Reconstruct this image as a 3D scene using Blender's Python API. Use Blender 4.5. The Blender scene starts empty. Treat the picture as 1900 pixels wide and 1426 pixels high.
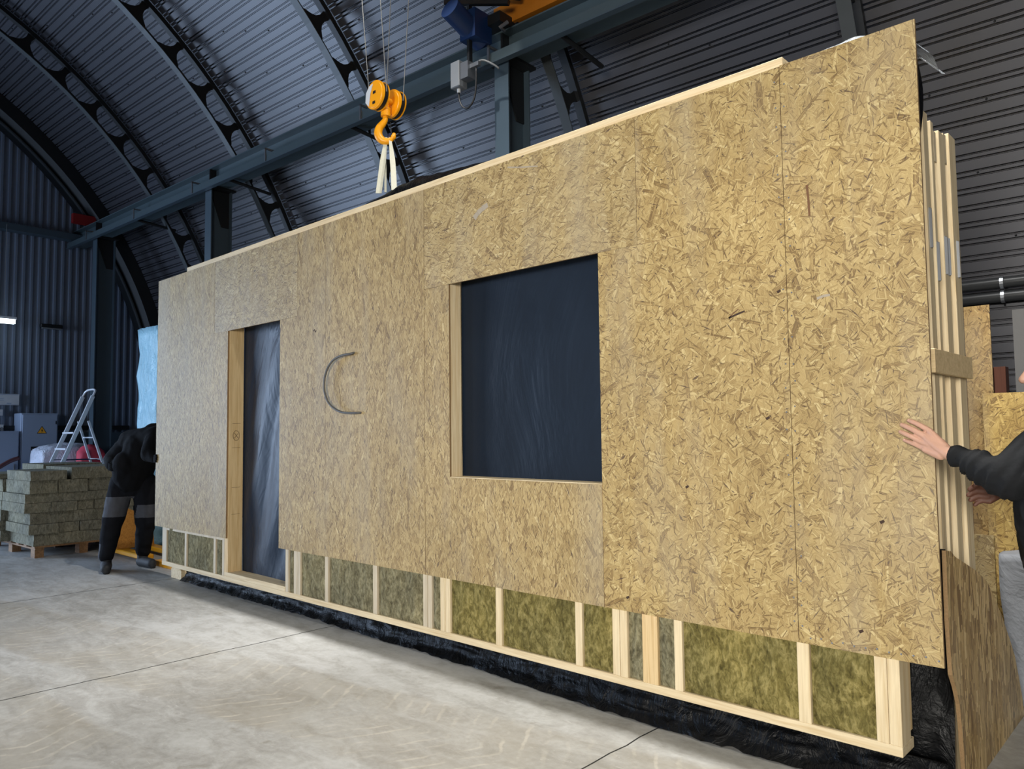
import bpy, bmesh, math, random
from mathutils import Vector, Matrix, noise
random.seed(7)
SC = bpy.context.scene
COL = SC.collection
R = math.radians

# ------------------------------------------------------------------ camera
HC = 1.45
cam_d = bpy.data.cameras.new('camera'); cam = bpy.data.objects.new('camera', cam_d); COL.objects.link(cam)
CX, CY, CZ = ((0.72886754, -0.05153613, -0.68271234),
              (0.68454999, 0.03741389, 0.72800516),
              (-0.01197564, -0.99797005, 0.06254883))
cam.matrix_world = Matrix(((CX[0], -CX[1], -CX[2], 0), (CY[0], -CY[1], -CY[2], 0), (CZ[0], -CZ[1], -CZ[2], HC), (0, 0, 0, 1)))
cam_d.sensor_width = 36; cam_d.lens = 36 * 1420 / 1900; cam_d.clip_start = .05; cam_d.clip_end = 100
SC.camera = cam
SC.view_settings.view_transform = 'Standard'; SC.view_settings.look = 'None'
SC.view_settings.gamma = 1; SC.view_settings.use_curve_mapping = False
SC.view_settings.exposure = -0.2

# hall axes: a runs along the hall, b across it
AH = Vector((0.999115188, 0.0420576039, 0)); BH = Vector((-0.0420576039, 0.999115188, 0))
HALL_ANG = math.atan2(AH.y, AH.x)
def H(a, b, z): return AH * a + BH * b + Vector((0, 0, z))
B0, Z0, RO, RI = .227, 1.57, 7.1, 6.749
def HA(a, th, r): t = R(th); return H(a, B0 + r * math.cos(t), Z0 + r * math.sin(t))

# ------------------------------------------------------------------ world and lights
w = bpy.data.worlds.new('world'); SC.world = w; w.use_nodes = True
w.node_tree.nodes['Background'].inputs[0].default_value = (.62, .74, 1, 1)
w.node_tree.nodes['Background'].inputs[1].default_value = 0.12
def area(name, loc, target, sx, sy, power, col, spread=180, shape='RECTANGLE'):
    d = bpy.data.lights.new(name, 'AREA'); d.shape = shape; d.size = sx
    if shape == 'RECTANGLE': d.size_y = sy
    d.energy = power; d.color = col; d.spread = R(spread)
    o = bpy.data.objects.new(name, d); COL.objects.link(o); o.location = loc
    o.rotation_euler = (Vector(target) - Vector(loc)).to_track_quat('-Z', 'Y').to_euler()
    return o
area('gate_daylight', H(-15.75, -1.1, 2.1), H(0, .2, 1.2), 4.0, 3.8, 820, (.56, .73, 1.0))
area('low_front_light', (1.2, -5.2, 2.4), (-2.2, 3.3, 1.7), 3.2, 1.6, 250, (1, .95, .87), 84)  # low light onto the panel front from an unseen source; no window is built
area('left_fill_light', H(-11.0, -6.0, 2.6), H(-12.5, 4, 1.6), 3.0, 1.8, 170, (.56, .72, 1.0), 120)  # weak cool fill added for the left end; no window stands here
LAMPS = []
for x, p in ((-1.7, 178), (-4.9, 138)):
    LAMPS.append((x, 3.51, p)); area('high_bay_back', (x, 3.51, 6.55), (x, 3.51, 0), .12, 0, p, (1, .98, .95), 104, 'DISK')
for x, p in ((-0.4, 34), (-3.8, 26)):
    LAMPS.append((x, 1.9, p)); area('high_bay_front', (x, 1.9, 6.6), (x, 2.6, 0), .25, 0, p, (1, .95, .84), 120, 'DISK')

# ------------------------------------------------------------------ materials
M = {}
def lin(c):
    return tuple(((v / 255) / 12.92 if v / 255 <= .04045 else ((v / 255 + .055) / 1.055) ** 2.4) for v in c)
class NT:
    def __init__(s, name):
        s.m = bpy.data.materials.new(name); s.m.use_nodes = True; s.t = s.m.node_tree
        s.b = s.t.nodes['Principled BSDF']; M[name] = s.m
    def n(s, typ, ins=None, **kw):
        nd = s.t.nodes.new(typ)
        for k, v in kw.items(): setattr(nd, k, v)
        if ins:
            for k, v in ins.items(): s.put(nd, k, v)
        return nd
    def put(s, nd, k, v):
        if hasattr(v, 'is_output') or isinstance(v, bpy.types.NodeSocket): s.t.links.new(v, nd.inputs[k])
        else:
            nd.inputs[k].default_value = v
    def math(s, op, a, b=0.0, c=0.0, clamp=False):
        nd = s.n('ShaderNodeMath', {0: a, 1: b, 2: c}, operation=op); nd.use_clamp = clamp; return nd.outputs[0]
    def vmath(s, op, a, b=(0, 0, 0)):
        return s.n('ShaderNodeVectorMath', {0: a, 1: b}, operation=op).outputs[0]
    def mix(s, f, a, b):
        nd = s.n('ShaderNodeMix', data_type='RGBA'); s.put(nd, 0, f); s.put(nd, 6, a); s.put(nd, 7, b); return nd.outputs[2]
    def mixf(s, f, a, b):
        nd = s.n('ShaderNodeMix', data_type='FLOAT'); s.put(nd, 0, f); s.put(nd, 2, a); s.put(nd, 3, b); return nd.outputs[0]
    def mixv(s, f, a, b):
        nd = s.n('ShaderNodeMix', data_type='VECTOR'); s.put(nd, 0, f); s.put(nd, 4, a); s.put(nd, 5, b); return nd.outputs[1]
    def ramp(s, f, stops, interp='LINEAR'):
        nd = s.n('ShaderNodeValToRGB', {0: f}); cr = nd.color_ramp; cr.interpolation = interp
        while len(cr.elements) > 1: cr.elements.remove(cr.elements[-1])
        for i, (p, c) in enumerate(stops):
            e = cr.elements[0] if i == 0 else cr.elements.new(p)
            e.position = p; e.color = (*c, 1) if len(c) == 3 else c
        return nd.outputs[0]
    def noise(s, vec, scale, detail=2, rough=.5, dist=0, dim='3D', out=0):
        return s.n('ShaderNodeTexNoise', {'Vector': vec, 'Scale': scale, 'Detail': detail, 'Roughness': rough, 'Distortion': dist}, noise_dimensions=dim).outputs[out]
    def obj(s): return s.n('ShaderNodeTexCoord').outputs['Object']
    def mapping(s, v, loc=(0, 0, 0), rot=(0, 0, 0), sc=(1, 1, 1)):
        return s.n('ShaderNodeMapping', {0: v, 1: loc, 2: rot, 3: sc}).outputs[0]
    def bump(s, h, strength=.5, dist=.01, normal=None):
        nd = s.n('ShaderNodeBump', {'Height': h, 'Strength': strength, 'Distance': dist})
        if normal is not None: s.put(nd, 'Normal', normal)
        return nd.outputs[0]
    def out(s, color=None, rough=None, normal=None, metal=None, spec=None):
        if color is not None: s.put(s.b, 'Base Color', color if not isinstance(color, tuple) else (*color[:3], 1))
        if rough is not None: s.put(s.b, 'Roughness', rough)
        if normal is not None: s.put(s.b, 'Normal', normal)
        if metal is not None: s.put(s.b, 'Metallic', metal)
        if spec is not None: s.put(s.b, 'Specular IOR Level', spec)
        return s.m
def simple(name, rgb, rough=.5, metal=0, var=.12, nscale=8, bump=0, spec=.5):
    s = NT(name); c = lin(rgb); v = s.obj()
    n = s.noise(v, nscale, 4, .6)
    col = s.mix(n, tuple(x * (1 - var) for x in c) + (1,), tuple(min(1, x * (1 + var)) for x in c) + (1,))
    nr = s.bump(s.noise(v, nscale * 6, 3), .4, bump) if bump else None
    return s.out(col, rough, nr, metal, spec)

def osb(name, axes='xz', base=90, spread=70, off=(0, 0), tint=(1, 1, 1), size=1.0, gain=1.0, con=1.0):
    s = NT(name); v = s.obj()
    sp = s.n('ShaderNodeSeparateXYZ', {0: v})
    p = s.n('ShaderNodeCombineXYZ', {0: sp.outputs['XYZ'.index(axes[0].upper())], 1: sp.outputs['XYZ'.index(axes[1].upper())]}).outputs[0]
    p = s.vmath('ADD', p, (off[0], off[1], 0))
    wob = s.n('ShaderNodeTexNoise', {'Vector': p, 'Scale': 30.0, 'Detail': 1.0}, noise_dimensions='2D').outputs[1]
    pw = s.n('ShaderNodeVectorMath', {0: wob, 1: (.004, .004, 0), 2: p}, operation='MULTIPLY_ADD').outputs[0]
    cols = [(0, lin((122, 98, 60))), (.10, lin((148, 123, 78))), (.32, lin((172, 148, 98))), (.62, lin((186, 163, 112))), (.86, lin((198, 176, 125))), (1, lin((211, 192, 143)))]
    layers = [(19, .075, .026, 1.1), (13, .105, .017, .8), (20, .070, .009, .85), (26, .052, .006, .85), (8, .14, .019, .30), (33, .040, .004, .85), (30, .044, .0042, .8)]
    st = None   # packed state: (random tone, along, across)
    for i, (sc, ln, wd, pr) in enumerate(layers):
        ln *= size; wd *= size; sc = sc / size
        q = s.vmath('ADD', pw, (3.71 * i + .3, 1.93 * i, 0))
        vo = s.n('ShaderNodeTexVoronoi', {'Vector': q, 'Scale': float(sc), 'Randomness': 1.0}, voronoi_dimensions='2D', feature='F1')
        cs = s.n('ShaderNodeSeparateColor', {0: vo.outputs['Color']})
        d = s.vmath('SUBTRACT', q, vo.outputs['Position'])
        rot = s.n('ShaderNodeVectorRotate', {'Vector': d, 'Angle': s.math('MULTIPLY_ADD', cs.outputs[0], -R(spread) * 2, R(spread) - R(base))}, rotation_type='Z_AXIS').outputs[0]
        rs = s.n('ShaderNodeSeparateXYZ', {0: rot})
        rnd = s.math('FRACT', s.math('MULTIPLY', cs.outputs[2], 13.7))
        if i == 0: rnd = s.math('MULTIPLY_ADD', rnd, .5, .25)
        pk = s.n('ShaderNodeCombineXYZ', {0: rnd, 1: rs.outputs[0], 2: rs.outputs[1]}).outputs[0]
        if st is None: st = pk; continue
        mx = s.math('LESS_THAN', s.math('ABSOLUTE', rs.outputs[0]), s.math('MULTIPLY_ADD', cs.outputs[1], ln * .35, ln * .3))
        my = s.math('LESS_THAN', s.math('ABSOLUTE', rs.outputs[1]), s.math('MULTIPLY_ADD', cs.outputs[2], wd * .5, wd * .22))
        mask = s.math('MULTIPLY', mx, my)
        edge = s.math('LESS_THAN', s.math('ABSOLUTE', s.math('SUBTRACT', s.math('ABSOLUTE', rs.outputs[1]), s.math('MULTIPLY_ADD', cs.outputs[2], wd * .46, wd * .18))), .0008 * size)
        pk = s.n('ShaderNodeCombineXYZ', {0: s.math('MULTIPLY_ADD', edge, -.22, rnd), 1: rs.outputs[0], 2: rs.outputs[1]}).outputs[0]
        if pr < .7: mask = s.math('MULTIPLY', mask, s.math('LESS_THAN', rnd, pr))
        st = s.mixv(mask, st, pk)
    ss = s.n('ShaderNodeSeparateXYZ', {0: st})
    gr = s.noise(s.mapping(st, sc=(40, 12, 260)), 1.0, 2, .65)
    tone = s.math('MULTIPLY_ADD', gr, 1.3, s.math('SUBTRACT', ss.outputs[0], .65))
    if con != 1: tone = s.math('MULTIPLY_ADD', tone, con, .5 - .5 * con)
    dark = None
    for sc, ln, wd, pr, so in ((8, .038, .0017, .5, 11), (26, .012, .0017, .6, 29), (5, .022, .0042, .35, 23)):
        q = s.vmath('ADD', pw, (so * 1.37, so * .71, 0))
        vo = s.n('ShaderNodeTexVoronoi', {'Vector': q, 'Scale': float(sc) / size}, voronoi_dimensions='2D', feature='F1')
        cs = s.n('ShaderNodeSeparateColor', {0: vo.outputs['Color']})
        d = s.vmath('SUBTRACT', q, vo.outputs['Position'])
        rot = s.n('ShaderNodeVectorRotate', {'Vector': d, 'Angle': s.math('MULTIPLY_ADD', cs.outputs[0], -R(spread) * 2, R(spread) - R(base))}, rotation_type='Z_AXIS').outputs[0]
        rs = s.n('ShaderNodeSeparateXYZ', {0: rot})
        taper = s.math('MULTIPLY_ADD', s.math('ABSOLUTE', rs.outputs[0]), -wd / ln, wd)
        taper = s.math('MULTIPLY', taper, s.math('MULTIPLY_ADD', cs.outputs[1], size * 1.2, size * .4))
        mk = s.math('MULTIPLY', s.math('LESS_THAN', s.math('ABSOLUTE', rs.outputs[1]), taper), s.math('LESS_THAN', cs.outputs[2], pr))
        dark = mk if dark is None else s.math('MAXIMUM', dark, mk)
    color = s.mix(s.math('MULTIPLY', dark, .85), s.ramp(tone, cols), (.09, .05, .032, 1))
    big = s.noise(p, .9, 3, .6, dim='2D')
    gm = s.n('ShaderNodeMix', {0: 1.0, 6: color}, data_type='RGBA', blend_type='MULTIPLY')
    s.put(gm, 7, s.ramp(big, [(.3, tuple(gain * t * .9 for t in tint)), (.7, tuple(gain * t * 1.05 for t in tint))]))
    fade = s.ramp(s.noise(s.mapping(p, sc=(2.6, .55, 1)), 1.0, 4, .6, dim='2D'), [(.48, (0, 0, 0)), (.78, (.5, .5, .5))])
    gm2 = s.mix(fade, gm.outputs[2], (*[q * gain for q in lin((170, 158, 134))], 1))
    h = s.math('MULTIPLY_ADD', ss.outputs[2], 14.0, s.math('MULTIPLY', ss.outputs[0], .6))
    h = s.math('MULTIPLY_ADD', dark, -.8, h)
    return s.out(gm2, .56, s.bump(h, 1.0, .0030), spec=.5)

def wood(name, axis='z', rgb=(222, 205, 170), dark=(196, 170, 126), knots=True, rough=.6, fine=1.0):
    s = NT(name); v = s.obj()
    sc = {'x': (1.2, 26, 26), 'y': (26, 1.2, 26), 'z': (26, 26, 1.2)}[axis]
    n = s.noise(s.mapping(v, sc=sc), 1.6 * fine, 5, .65, .6)
    f = s.noise(s.mapping(v, sc=tuple(x * 5 for x in sc)), 1.0, 2)
    col = s.ramp(n, [(.20, lin(dark)), (.38, lin(tuple((a + b) / 2 for a, b in zip(rgb, dark)))), (.55, lin(rgb)), (.85, lin(tuple(min(255, a * 1.06) for a in rgb)))])
    gm = s.n('ShaderNodeMix', {0: .5, 6: col}, data_type='RGBA', blend_type='MULTIPLY'); s.put(gm, 7, s.ramp(f, [(.3, (.8, .78, .74)), (.7, (1, 1, 1))])); col = gm.outputs[2]
    if knots:
        ks = {'x': (1.5, 7, 7), 'y': (7, 1.5, 7), 'z': (7, 7, 1.5)}[axis]
        vo = s.n('ShaderNodeTexVoronoi', {'Vector': s.mapping(v, sc=tuple(x * .55 for x in ks)), 'Scale': 1.6}, feature='F1')
        k = s.ramp(vo.outputs['Distance'], [(.02, (1, 1, 1)), (.075, (0, 0, 0))])
        col = s.mix(s.math('MULTIPLY', k, .8), col, (*lin((112, 74, 44)), 1))
    return s.out(col, rough, s.bump(f, .3, .002), spec=.35)

def wool(name, c1, c2, c3, sx=1.0):
    s = NT(name); v = s.obj()
    v2 = s.mapping(v, sc=(1, 1, .55 * sx))
    d = s.noise(v2, 16, 4, .62, 1.6); d2 = s.noise(v2, 60, 3, .6, .8); d3 = s.noise(v, 3, 3)
    col = s.ramp(s.math('MULTIPLY_ADD', d2, .45, s.math('MULTIPLY', d, .6)), [(.36, lin(c1)), (.5, lin(c2)), (.66, lin(c3))])
    gm = s.n('ShaderNodeMix', {0: 1.0, 6: col}, data_type='RGBA', blend_type='MULTIPLY'); s.put(gm, 7, s.ramp(d3, [(.3, (.78, .8, .82)), (.7, (1.1, 1.08, 1.0))]))
    return s.out(gm.outputs[2], .95, s.bump(s.math('ADD', d, s.math('MULTIPLY', d2, .4)), 1, .018), spec=.1)

def film(name, rgb, rough=.3, spec=.6, wr=6, amt=.02, trans=0, rot=(0, 0, 0)):
    s = NT(name); v = s.mapping(s.obj(), rot=rot, sc=(1, 1, .5))
    h = s.noise(v, wr, 5, .6, 1.5); h2 = s.noise(s.mapping(v, sc=(1, 1, 3)), wr * 5, 2, .4, 1)
    n = s.bump(s.math('MULTIPLY_ADD', h2, .08, h), .8, amt)
    s.out((*lin(rgb), 1), s.mixf(s.noise(v, wr * 2, 3), rough * .7, rough * 1.5), n, spec=spec)
    if trans: s.b.inputs['Alpha'].default_value = 1 - trans
    return s.m

# OSB boards of the panel: strands upright on the wall boards, lying over the openings
osb('osb_upright', 'xz', 90, 42, (0, 0), gain=.85, tint=(1.0, .985, .97))
osb('osb_mixed', 'xz', 90, 85, (4.2, 1.3), size=1.12, gain=.86, tint=(1.0, .975, .90))
osb('osb_lying', 'xz', 10, 70, (9.1, 5.7), size=1.05, gain=.85)
osb('osb_offcut', 'yz', 86, 16, (2, 7), tint=(1.0, .93, .88), size=2.6, gain=1.3, con=1.7)
osb('osb_yellow', 'xz', 60, 80, (1, 3), tint=(1.15, 1.05, .72), size=1.3)
osb('osb_brown', 'xz', 80, 80, (6, 2), tint=(.80, .70, .56), size=1.2)
simple('osb_edge', (132, 106, 72), .85, var=.35, nscale=160, bump=.002)
wood('pine_z', 'z'); wood('pine_x', 'x'); wood('pine_y', 'y')
wood('pine_grey', 'z', (204, 192, 168), (172, 156, 128)); wood('pine_warm', 'z', (218, 192, 146), (190, 156, 104))
wood('pine_brown', 'x', (222, 198, 154), (194, 168, 122))
wood('pallet_wood', 'x', (142, 110, 78), (100, 74, 50)); wood('redwood', 'z', (92, 52, 36), (64, 34, 24), knots=False)
wood('plywood_orange', 'x', (190, 134, 62), (150, 98, 40), knots=False)
wool('wool_green', (74, 67, 38), (112, 103, 60), (156, 144, 94))
wool('wool_grey', (78, 73, 56), (116, 110, 86), (154, 148, 120))
wool('wool_slab', (96, 95, 84), (124, 122, 108), (150, 148, 134), 1)
film('film_navy', (17, 27, 40), .50, .2, 1.3, .03)
film('film_blue', (20, 33, 50), .40, .26, 1.0, .05, rot=(0, R(38), 0))
film('film_black', (3, 4, 6), .40, .16, 7, .03)
film('film_clear', (176, 184, 192), .18, .8, 14, .05, .38)
film('film_cyan', (150, 196, 214), .3, .6, 6, .06)
film('film_white', (128, 132, 138), .5, .4, 4, .03)
film('film_bag', (200, 206, 222), .3, .6, 10, .05)
simple('roof_steel', (68, 69, 75), .36, .15, .10, 1.5, spec=.5)
simple('gable_steel', (108, 118, 134), .40, .1, .10, 1.5, spec=.5)
simple('truss_steel', (58, 63, 66), .45, .2, .12, 4)
simple('truss_dark', (24, 27, 30), .5, .2, .12, 4)
simple('crane_green', (66, 80, 86), .40, .1, .10, 3)
simple('column_green', (62, 76, 86), .42, .1, .10, 3)
simple('galvanized', (140, 144, 150), .35, .8, .1, 10)
simple('aluminium', (214, 220, 228), .35, .3, .08, 10)
simple('crane_yellow', (240, 160, 10), .4, 0, .08, 12); simple('crane_orange', (160, 96, 18), .45, 0, .1, 6)
simple('motor_blue', (8, 34, 72), .45, 0, .15, 8)
simple('black_rubber', (14, 14, 16), .5, 0, .1, 20); simple('black_steel', (26, 28, 30), .45, .3, .1, 10)
simple('grey_plastic', (104, 108, 112), .5); simple('white_plastic', (214, 216, 218), .45)
simple('cabinet_grey', (150, 165, 188), .45, .1, .05, 3); simple('sticker_yellow', (240, 170, 40), .5); simple('paper', (196, 200, 206), .7)
simple('webbing', (206, 206, 190), .75, 0, .12, 60, .001); simple('steel_rope', (150, 152, 154), .4, .7, .1, 60)
simple('conduit_grey', (84, 84, 84), .45, 0, .08, 40); simple('cable_grey', (96, 98, 98), .5)
simple('skin', (190, 148, 126), .5, 0, .10, 30, .002); simple('nail_pink', (212, 168, 152), .35); simple('skin_brown', (92, 58, 44), .6)
simple('jacket_black', (17, 19, 22), .82, 0, .2, 14, .003, .25); simple('trousers_dark', (30, 31, 36), .85, 0, .2, 14, .003, .3)
simple('jacket_deep', (9, 10, 13), .9, 0, .2, 14, .003, .15); simple('trousers_deep', (15, 17, 22), .9, 0, .2, 14, .003, .15)
simple('grey_patch_and_light', (58, 60, 66), .85, 0, .2, 20); simple('boot_black', (22, 24, 27), .7, 0, .2, 20)
simple('hair_dark', (40, 30, 24), .7, 0, .3, 60); simple('eye_white', (220, 216, 210), .3); simple('lip', (170, 100, 92), .5)
simple('yellow_paint', (214, 150, 20), .45, 0, .15, 8); simple('red_cloth', (190, 60, 80), .7, 0, .2, 8); simple('red_paint', (120, 20, 20), .5)
simple('hose_red', (70, 34, 36), .5); simple('pipe_dark', (52, 54, 56), .38, .2, .1, 3)
s_ = NT('lamp_tube'); s_.b.inputs['Emission Color'].default_value = (.8, .95, 1, 1); s_.b.inputs['Emission Strength'].default_value = 6
simple('ink', (56, 38, 26), .8); simple('strand_brown', (104, 72, 44), .7, 0, .3, 60); simple('scuff_grey', (158, 148, 132), .7, 0, .12, 40)

def floor_material():
    s = NT('concrete'); v = s.obj()
    a = s.noise(v, .55, 5, .6); b = s.noise(s.mapping(v, rot=(0, 0, .5), sc=(1, 2.2, 1)), 3.2, 7, .68, .8); c = s.noise(v, 26, 4, .65)
    f = s.math('MULTIPLY_ADD', c, .22, s.math('MULTIPLY_ADD', b, .5, s.math('MULTIPLY', a, .34)))
    col = s.ramp(f, [(.36, lin((132, 131, 126))), (.5, lin((158, 158, 155))), (.58, lin((172, 173, 171))), (.74, lin((188, 189, 189)))])
    # pale scuffs
    sc = s.noise(s.mapping(v, rot=(0, 0, -.4), sc=(1, 3.2, 1)), 7, 6, .75, 2.2)
    col = s.mix(s.ramp(sc, [(.60, (0, 0, 0)), (.72, (.5, .5, .5))]), col, (*lin((204, 204, 202)), 1))
    st = s.noise(v, 5.5, 4, .6, .3)
    col = s.mix(s.ramp(st, [(.25, (.6, .6, .6)), (.36, (0, 0, 0))]), col, (*lin((122, 118, 106)), 1))
    # two tyre tracks: a darker dusty band with slanting tread bars
    sp = s.n('ShaderNodeSeparateXYZ', {0: v}); x, y = sp.outputs[0], sp.outputs[1]
    wob = s.math('MULTIPLY_ADD', s.noise(v, 2.2, 3), .16, -.08)
    # ribs share one chevron; bars curve
    for (y0, slope, wd, x1) in ((2.12, .0, .42, -2.6), (1.08, -.02, .36, -3.2)):
        yy = s.math('ADD', s.math('ADD', y, wob), s.math('MULTIPLY_ADD', s.math('ADD', x, 5.0), -.17 if y0 > 2 else -.06, -y0))
        ay = s.math('ABSOLUTE', yy)
        band = s.ramp(ay, [(wd * .82, (1, 1, 1)), (wd, (0, 0, 0))])
        fade = s.ramp(s.noise(v, 1.1, 3), [(.38, (.15, .15, .15)), (.6, (1, 1, 1))])
        bm = s.math('MULTIPLY', band, fade)
        col = s.mix(s.math('MULTIPLY', bm, .55), col, (*lin((140, 134, 120)), 1))
        ph = s.math('MULTIPLY_ADD', s.math('ABSOLUTE', yy), 34.0, s.math('MULTIPLY', x, 58.0))
        ph = s.math('ADD', ph, s.math('MULTIPLY', s.noise(v, 9, 3), 3.2))
        bar = s.ramp(s.math('SINE', ph), [(.70, (0, 0, 0)), (.96, (1, 1, 1))])
        col = s.mix(s.math('MULTIPLY', s.math('MULTIPLY', bm, bar), s.ramp(s.noise(v, 6.5, 4), [(.42, (0, 0, 0)), (.60, (.42, .42, .42))])), col, (*lin((206, 200, 186)), 1))
    gm = s.n('ShaderNodeMix', {0: 1.0, 6: col}, data_type='RGBA', blend_type='MULTIPLY'); s.put(gm, 7, s.ramp(a, [(.35, (.93, .92, .90)), (.65, (1.04, 1.03, 1.02))]))
    return s.out(gm.outputs[2], s.mixf(b, .42, .62), s.bump(s.math('MULTIPLY_ADD', c, .4, b), .25, .006), spec=.5)
floor_material()

# ------------------------------------------------------------------ mesh helpers
class MB:
    def __init__(s): s.v = []; s.f = []; s.mi = []; s.k = 0
    def mat(s, k): s.k = k; return s
    def add(s, vs, fs):
        o = len(s.v); s.v += [Vector(p) for p in vs]
        for f in fs: s.f.append(tuple(i + o for i in f)); s.mi.append(s.k)
        return s
    def box(s, p0, p1, fr=None):
        """box between corners; fr maps local to world"""
        x0, y0, z0 = p0; x1, y1, z1 = p1
        vs = [(x0, y0, z0), (x1, y0, z0), (x1, y1, z0), (x0, y1, z0), (x0, y0, z1), (x1, y0, z1), (x1, y1, z1), (x0, y1, z1)]
        if fr: vs = [fr(*p) for p in vs]
        fs = [(0, 3, 2, 1), (4, 5, 6, 7), (0, 1, 5, 4), (1, 2, 6, 5), (2, 3, 7, 6), (3, 0, 4, 7)]
        return s.add(vs, fs)
    def prism(s, poly, d0, d1, fr):
        """poly in (u,v); fr(u,v,d)"""
        n = len(poly)
        vs = [fr(u, v, d0) for u, v in poly] + [fr(u, v, d1) for u, v in poly]
        fs = [tuple(range(n - 1, -1, -1)), tuple(range(n, 2 * n))] + [(i, (i + 1) % n, n + (i + 1) % n, n + i) for i in range(n)]
        return s.add(vs, fs)
    def tube(s, pts, r, seg=8, cap=True, r2=None):
        pts = [Vector(p) for p in pts]; n = len(pts); rings = []
        up = None
        for i, p in enumerate(pts):
            t = (pts[min(i + 1, n - 1)] - pts[max(i - 1, 0)]).normalized()
            if up is None:
                up = t.orthogonal().normalized()
            up = (up - t * up.dot(t)); up = up.normalized() if up.length > 1e-6 else t.orthogonal().normalized()
            sd = t.cross(up); rr = r if r2 is None else r + (r2 - r) * i / max(1, n - 1)
            if callable(r): rr = r(i / max(1, n - 1))
            rings.append([p + (up * math.cos(2 * math.pi * k / seg) + sd * math.sin(2 * math.pi * k / seg)) * rr for k in range(seg)])
        vs = [q for rg in rings for q in rg]
        fs = [(i * seg + k, i * seg + (k + 1) % seg, (i + 1) * seg + (k + 1) % seg, (i + 1) * seg + k) for i in range(n - 1) for k in range(seg)]
        if cap: fs += [tuple(range(seg - 1, -1, -1)), tuple(range((n - 1) * seg, n * seg))]
        return s.add(vs, fs)
    def beam(s, p, q, wu, wv, up=(0, 0, 1)):
        p = Vector(p); q = Vector(q); t = (q - p).normalized(); u = Vector(up); sd = t.cross(u).normalized(); u = sd.cross(t).normalized()
        vs = [c + sd * a * wu / 2 + u * b * wv / 2 for c in (p, q) for a, b in ((-1, -1), (1, -1), (1, 1), (-1, 1))]
        return s.add(vs, [(0, 3, 2, 1), (4, 5, 6, 7), (0, 1, 5, 4), (1, 2, 6, 5), (2, 3, 7, 6), (3, 0, 4, 7)])
    def grid(s, fn, nu, nv, flip=False):
        vs = [fn(i / nu, j / nv) for i in range(nu + 1) for j in range(nv + 1)]
        fs = []
        for i in range(nu):
            for j in range(nv):
                a = i * (nv + 1) + j; f = (a, a + nv + 1, a + nv + 2, a + 1)
                fs.append(f[::-1] if flip else f)
        return s.add(vs, fs)
    def ball(s, c, r, su=12, sv=8):
        c = Vector(c); rr = Vector(r) if not isinstance(r, (int, float)) else Vector((r, r, r))
        vs = []; fs = []
        for i in range(sv + 1):
            th = math.pi * i / sv
            for k in range(su):
                ph = 2 * math.pi * k / su
                vs.append(c + Vector((rr.x * math.sin(th) * math.cos(ph), rr.y * math.sin(th) * math.sin(ph), rr.z * math.cos(th))))
        for i in range(sv):
            for k in range(su): fs.append((i * su + k, (i + 1) * su + k, (i + 1) * su + (k + 1) % su, i * su + (k + 1) % su))
        return s.add(vs, fs)
    def capsule(s, p, q, r0, r1, seg=14):
        p = Vector(p); q = Vector(q); t = q - p; L = t.length
        if L < 1e-6: return s.ball(p, r0)
        t.normalize(); up = t.orthogonal().normalized(); sd = t.cross(up); rings = []
        for i in range(5): a = math.pi / 2 * (i / 4 - 1); rings.append((p + t * r0 * math.sin(a), max(1e-4, r0 * math.cos(a))))
        for i in range(5): a = math.pi / 2 * i / 4; rings.append((q + t * r1 * math.sin(a), max(1e-4, r1 * math.cos(a))))
        vs = [c + (up * math.cos(2 * math.pi * k / seg) + sd * math.sin(2 * math.pi * k / seg)) * r for c, r in rings for k in range(seg)]
        n = len(rings)
        fs = [(i * seg + k, i * seg + (k + 1) % seg, (i + 1) * seg + (k + 1) % seg, (i + 1) * seg + k) for i in range(n - 1) for k in range(seg)]
        fs += [tuple(range(seg - 1, -1, -1)), tuple(range((n - 1) * seg, n * seg))]
        return s.add(vs, fs)
    def build(s, name, mats, parent=None, smooth=False, bevel=0, kind=None, sharp=None, label=None):
        me = bpy.data.meshes.new(name)
        off = Vector((0, 0, 0)); par = parent
        while par is not None: off += Vector(par.location); par = par.parent
        me.from_pydata([p - off for p in s.v], [], s.f); me.update()
        ms = mats if isinstance(mats, (list, tuple)) else [mats]
        for m in ms: me.materials.append(M[m])
        if len(ms) > 1:
            for p, k in zip(me.polygons, s.mi): p.material_index = k
        bm = bmesh.new(); bm.from_mesh(me); bmesh.ops.recalc_face_normals(bm, faces=bm.faces)
        if bevel:
            es = [e for e in bm.edges if len(e.link_faces) == 2 and e.calc_face_angle(0) > .7]
            bmesh.ops.bevel(bm, geom=es, offset=bevel, segments=1, profile=.5, affect='EDGES')
        bm.to_mesh(me); bm.free()
        if smooth:
            for p in me.polygons: p.use_smooth = True
        o = bpy.data.objects.new(name, me); COL.objects.link(o)
        if parent: o.parent = parent
        if kind: o['kind'] = kind
        if label: o['label'] = label
        if smooth and sharp:
            md = o.modifiers.new('edge', 'EDGE_SPLIT'); md.split_angle = R(sharp)
        return o
def thing(name, loc, label, cat, group=None):
    o = bpy.data.objects.new(name, None); o.empty_display_size = .1; COL.objects.link(o); o.location = loc
    return tag(o, label, cat, group)
def tag(o, label, cat, group=None, kind=None):
    o['label'] = label; o['category'] = cat
    if group: o['group'] = group
    if kind: o['kind'] = kind
    return o
def Hf(u, v, d): return H(u, v, d)
def fXZ(u, v, d): return (u, d, v)        # polygons on the panel, depth along y

# ================================================================== SETTING
mb = MB(); mb.add([H(-16.2, -7.6, 0), H(5.5, -7.6, 0), H(5.5, 7.6, 0), H(-16.2, 7.6, 0)], [(0, 1, 2, 3)])
mb.build('floor', 'concrete', kind='structure')
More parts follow.
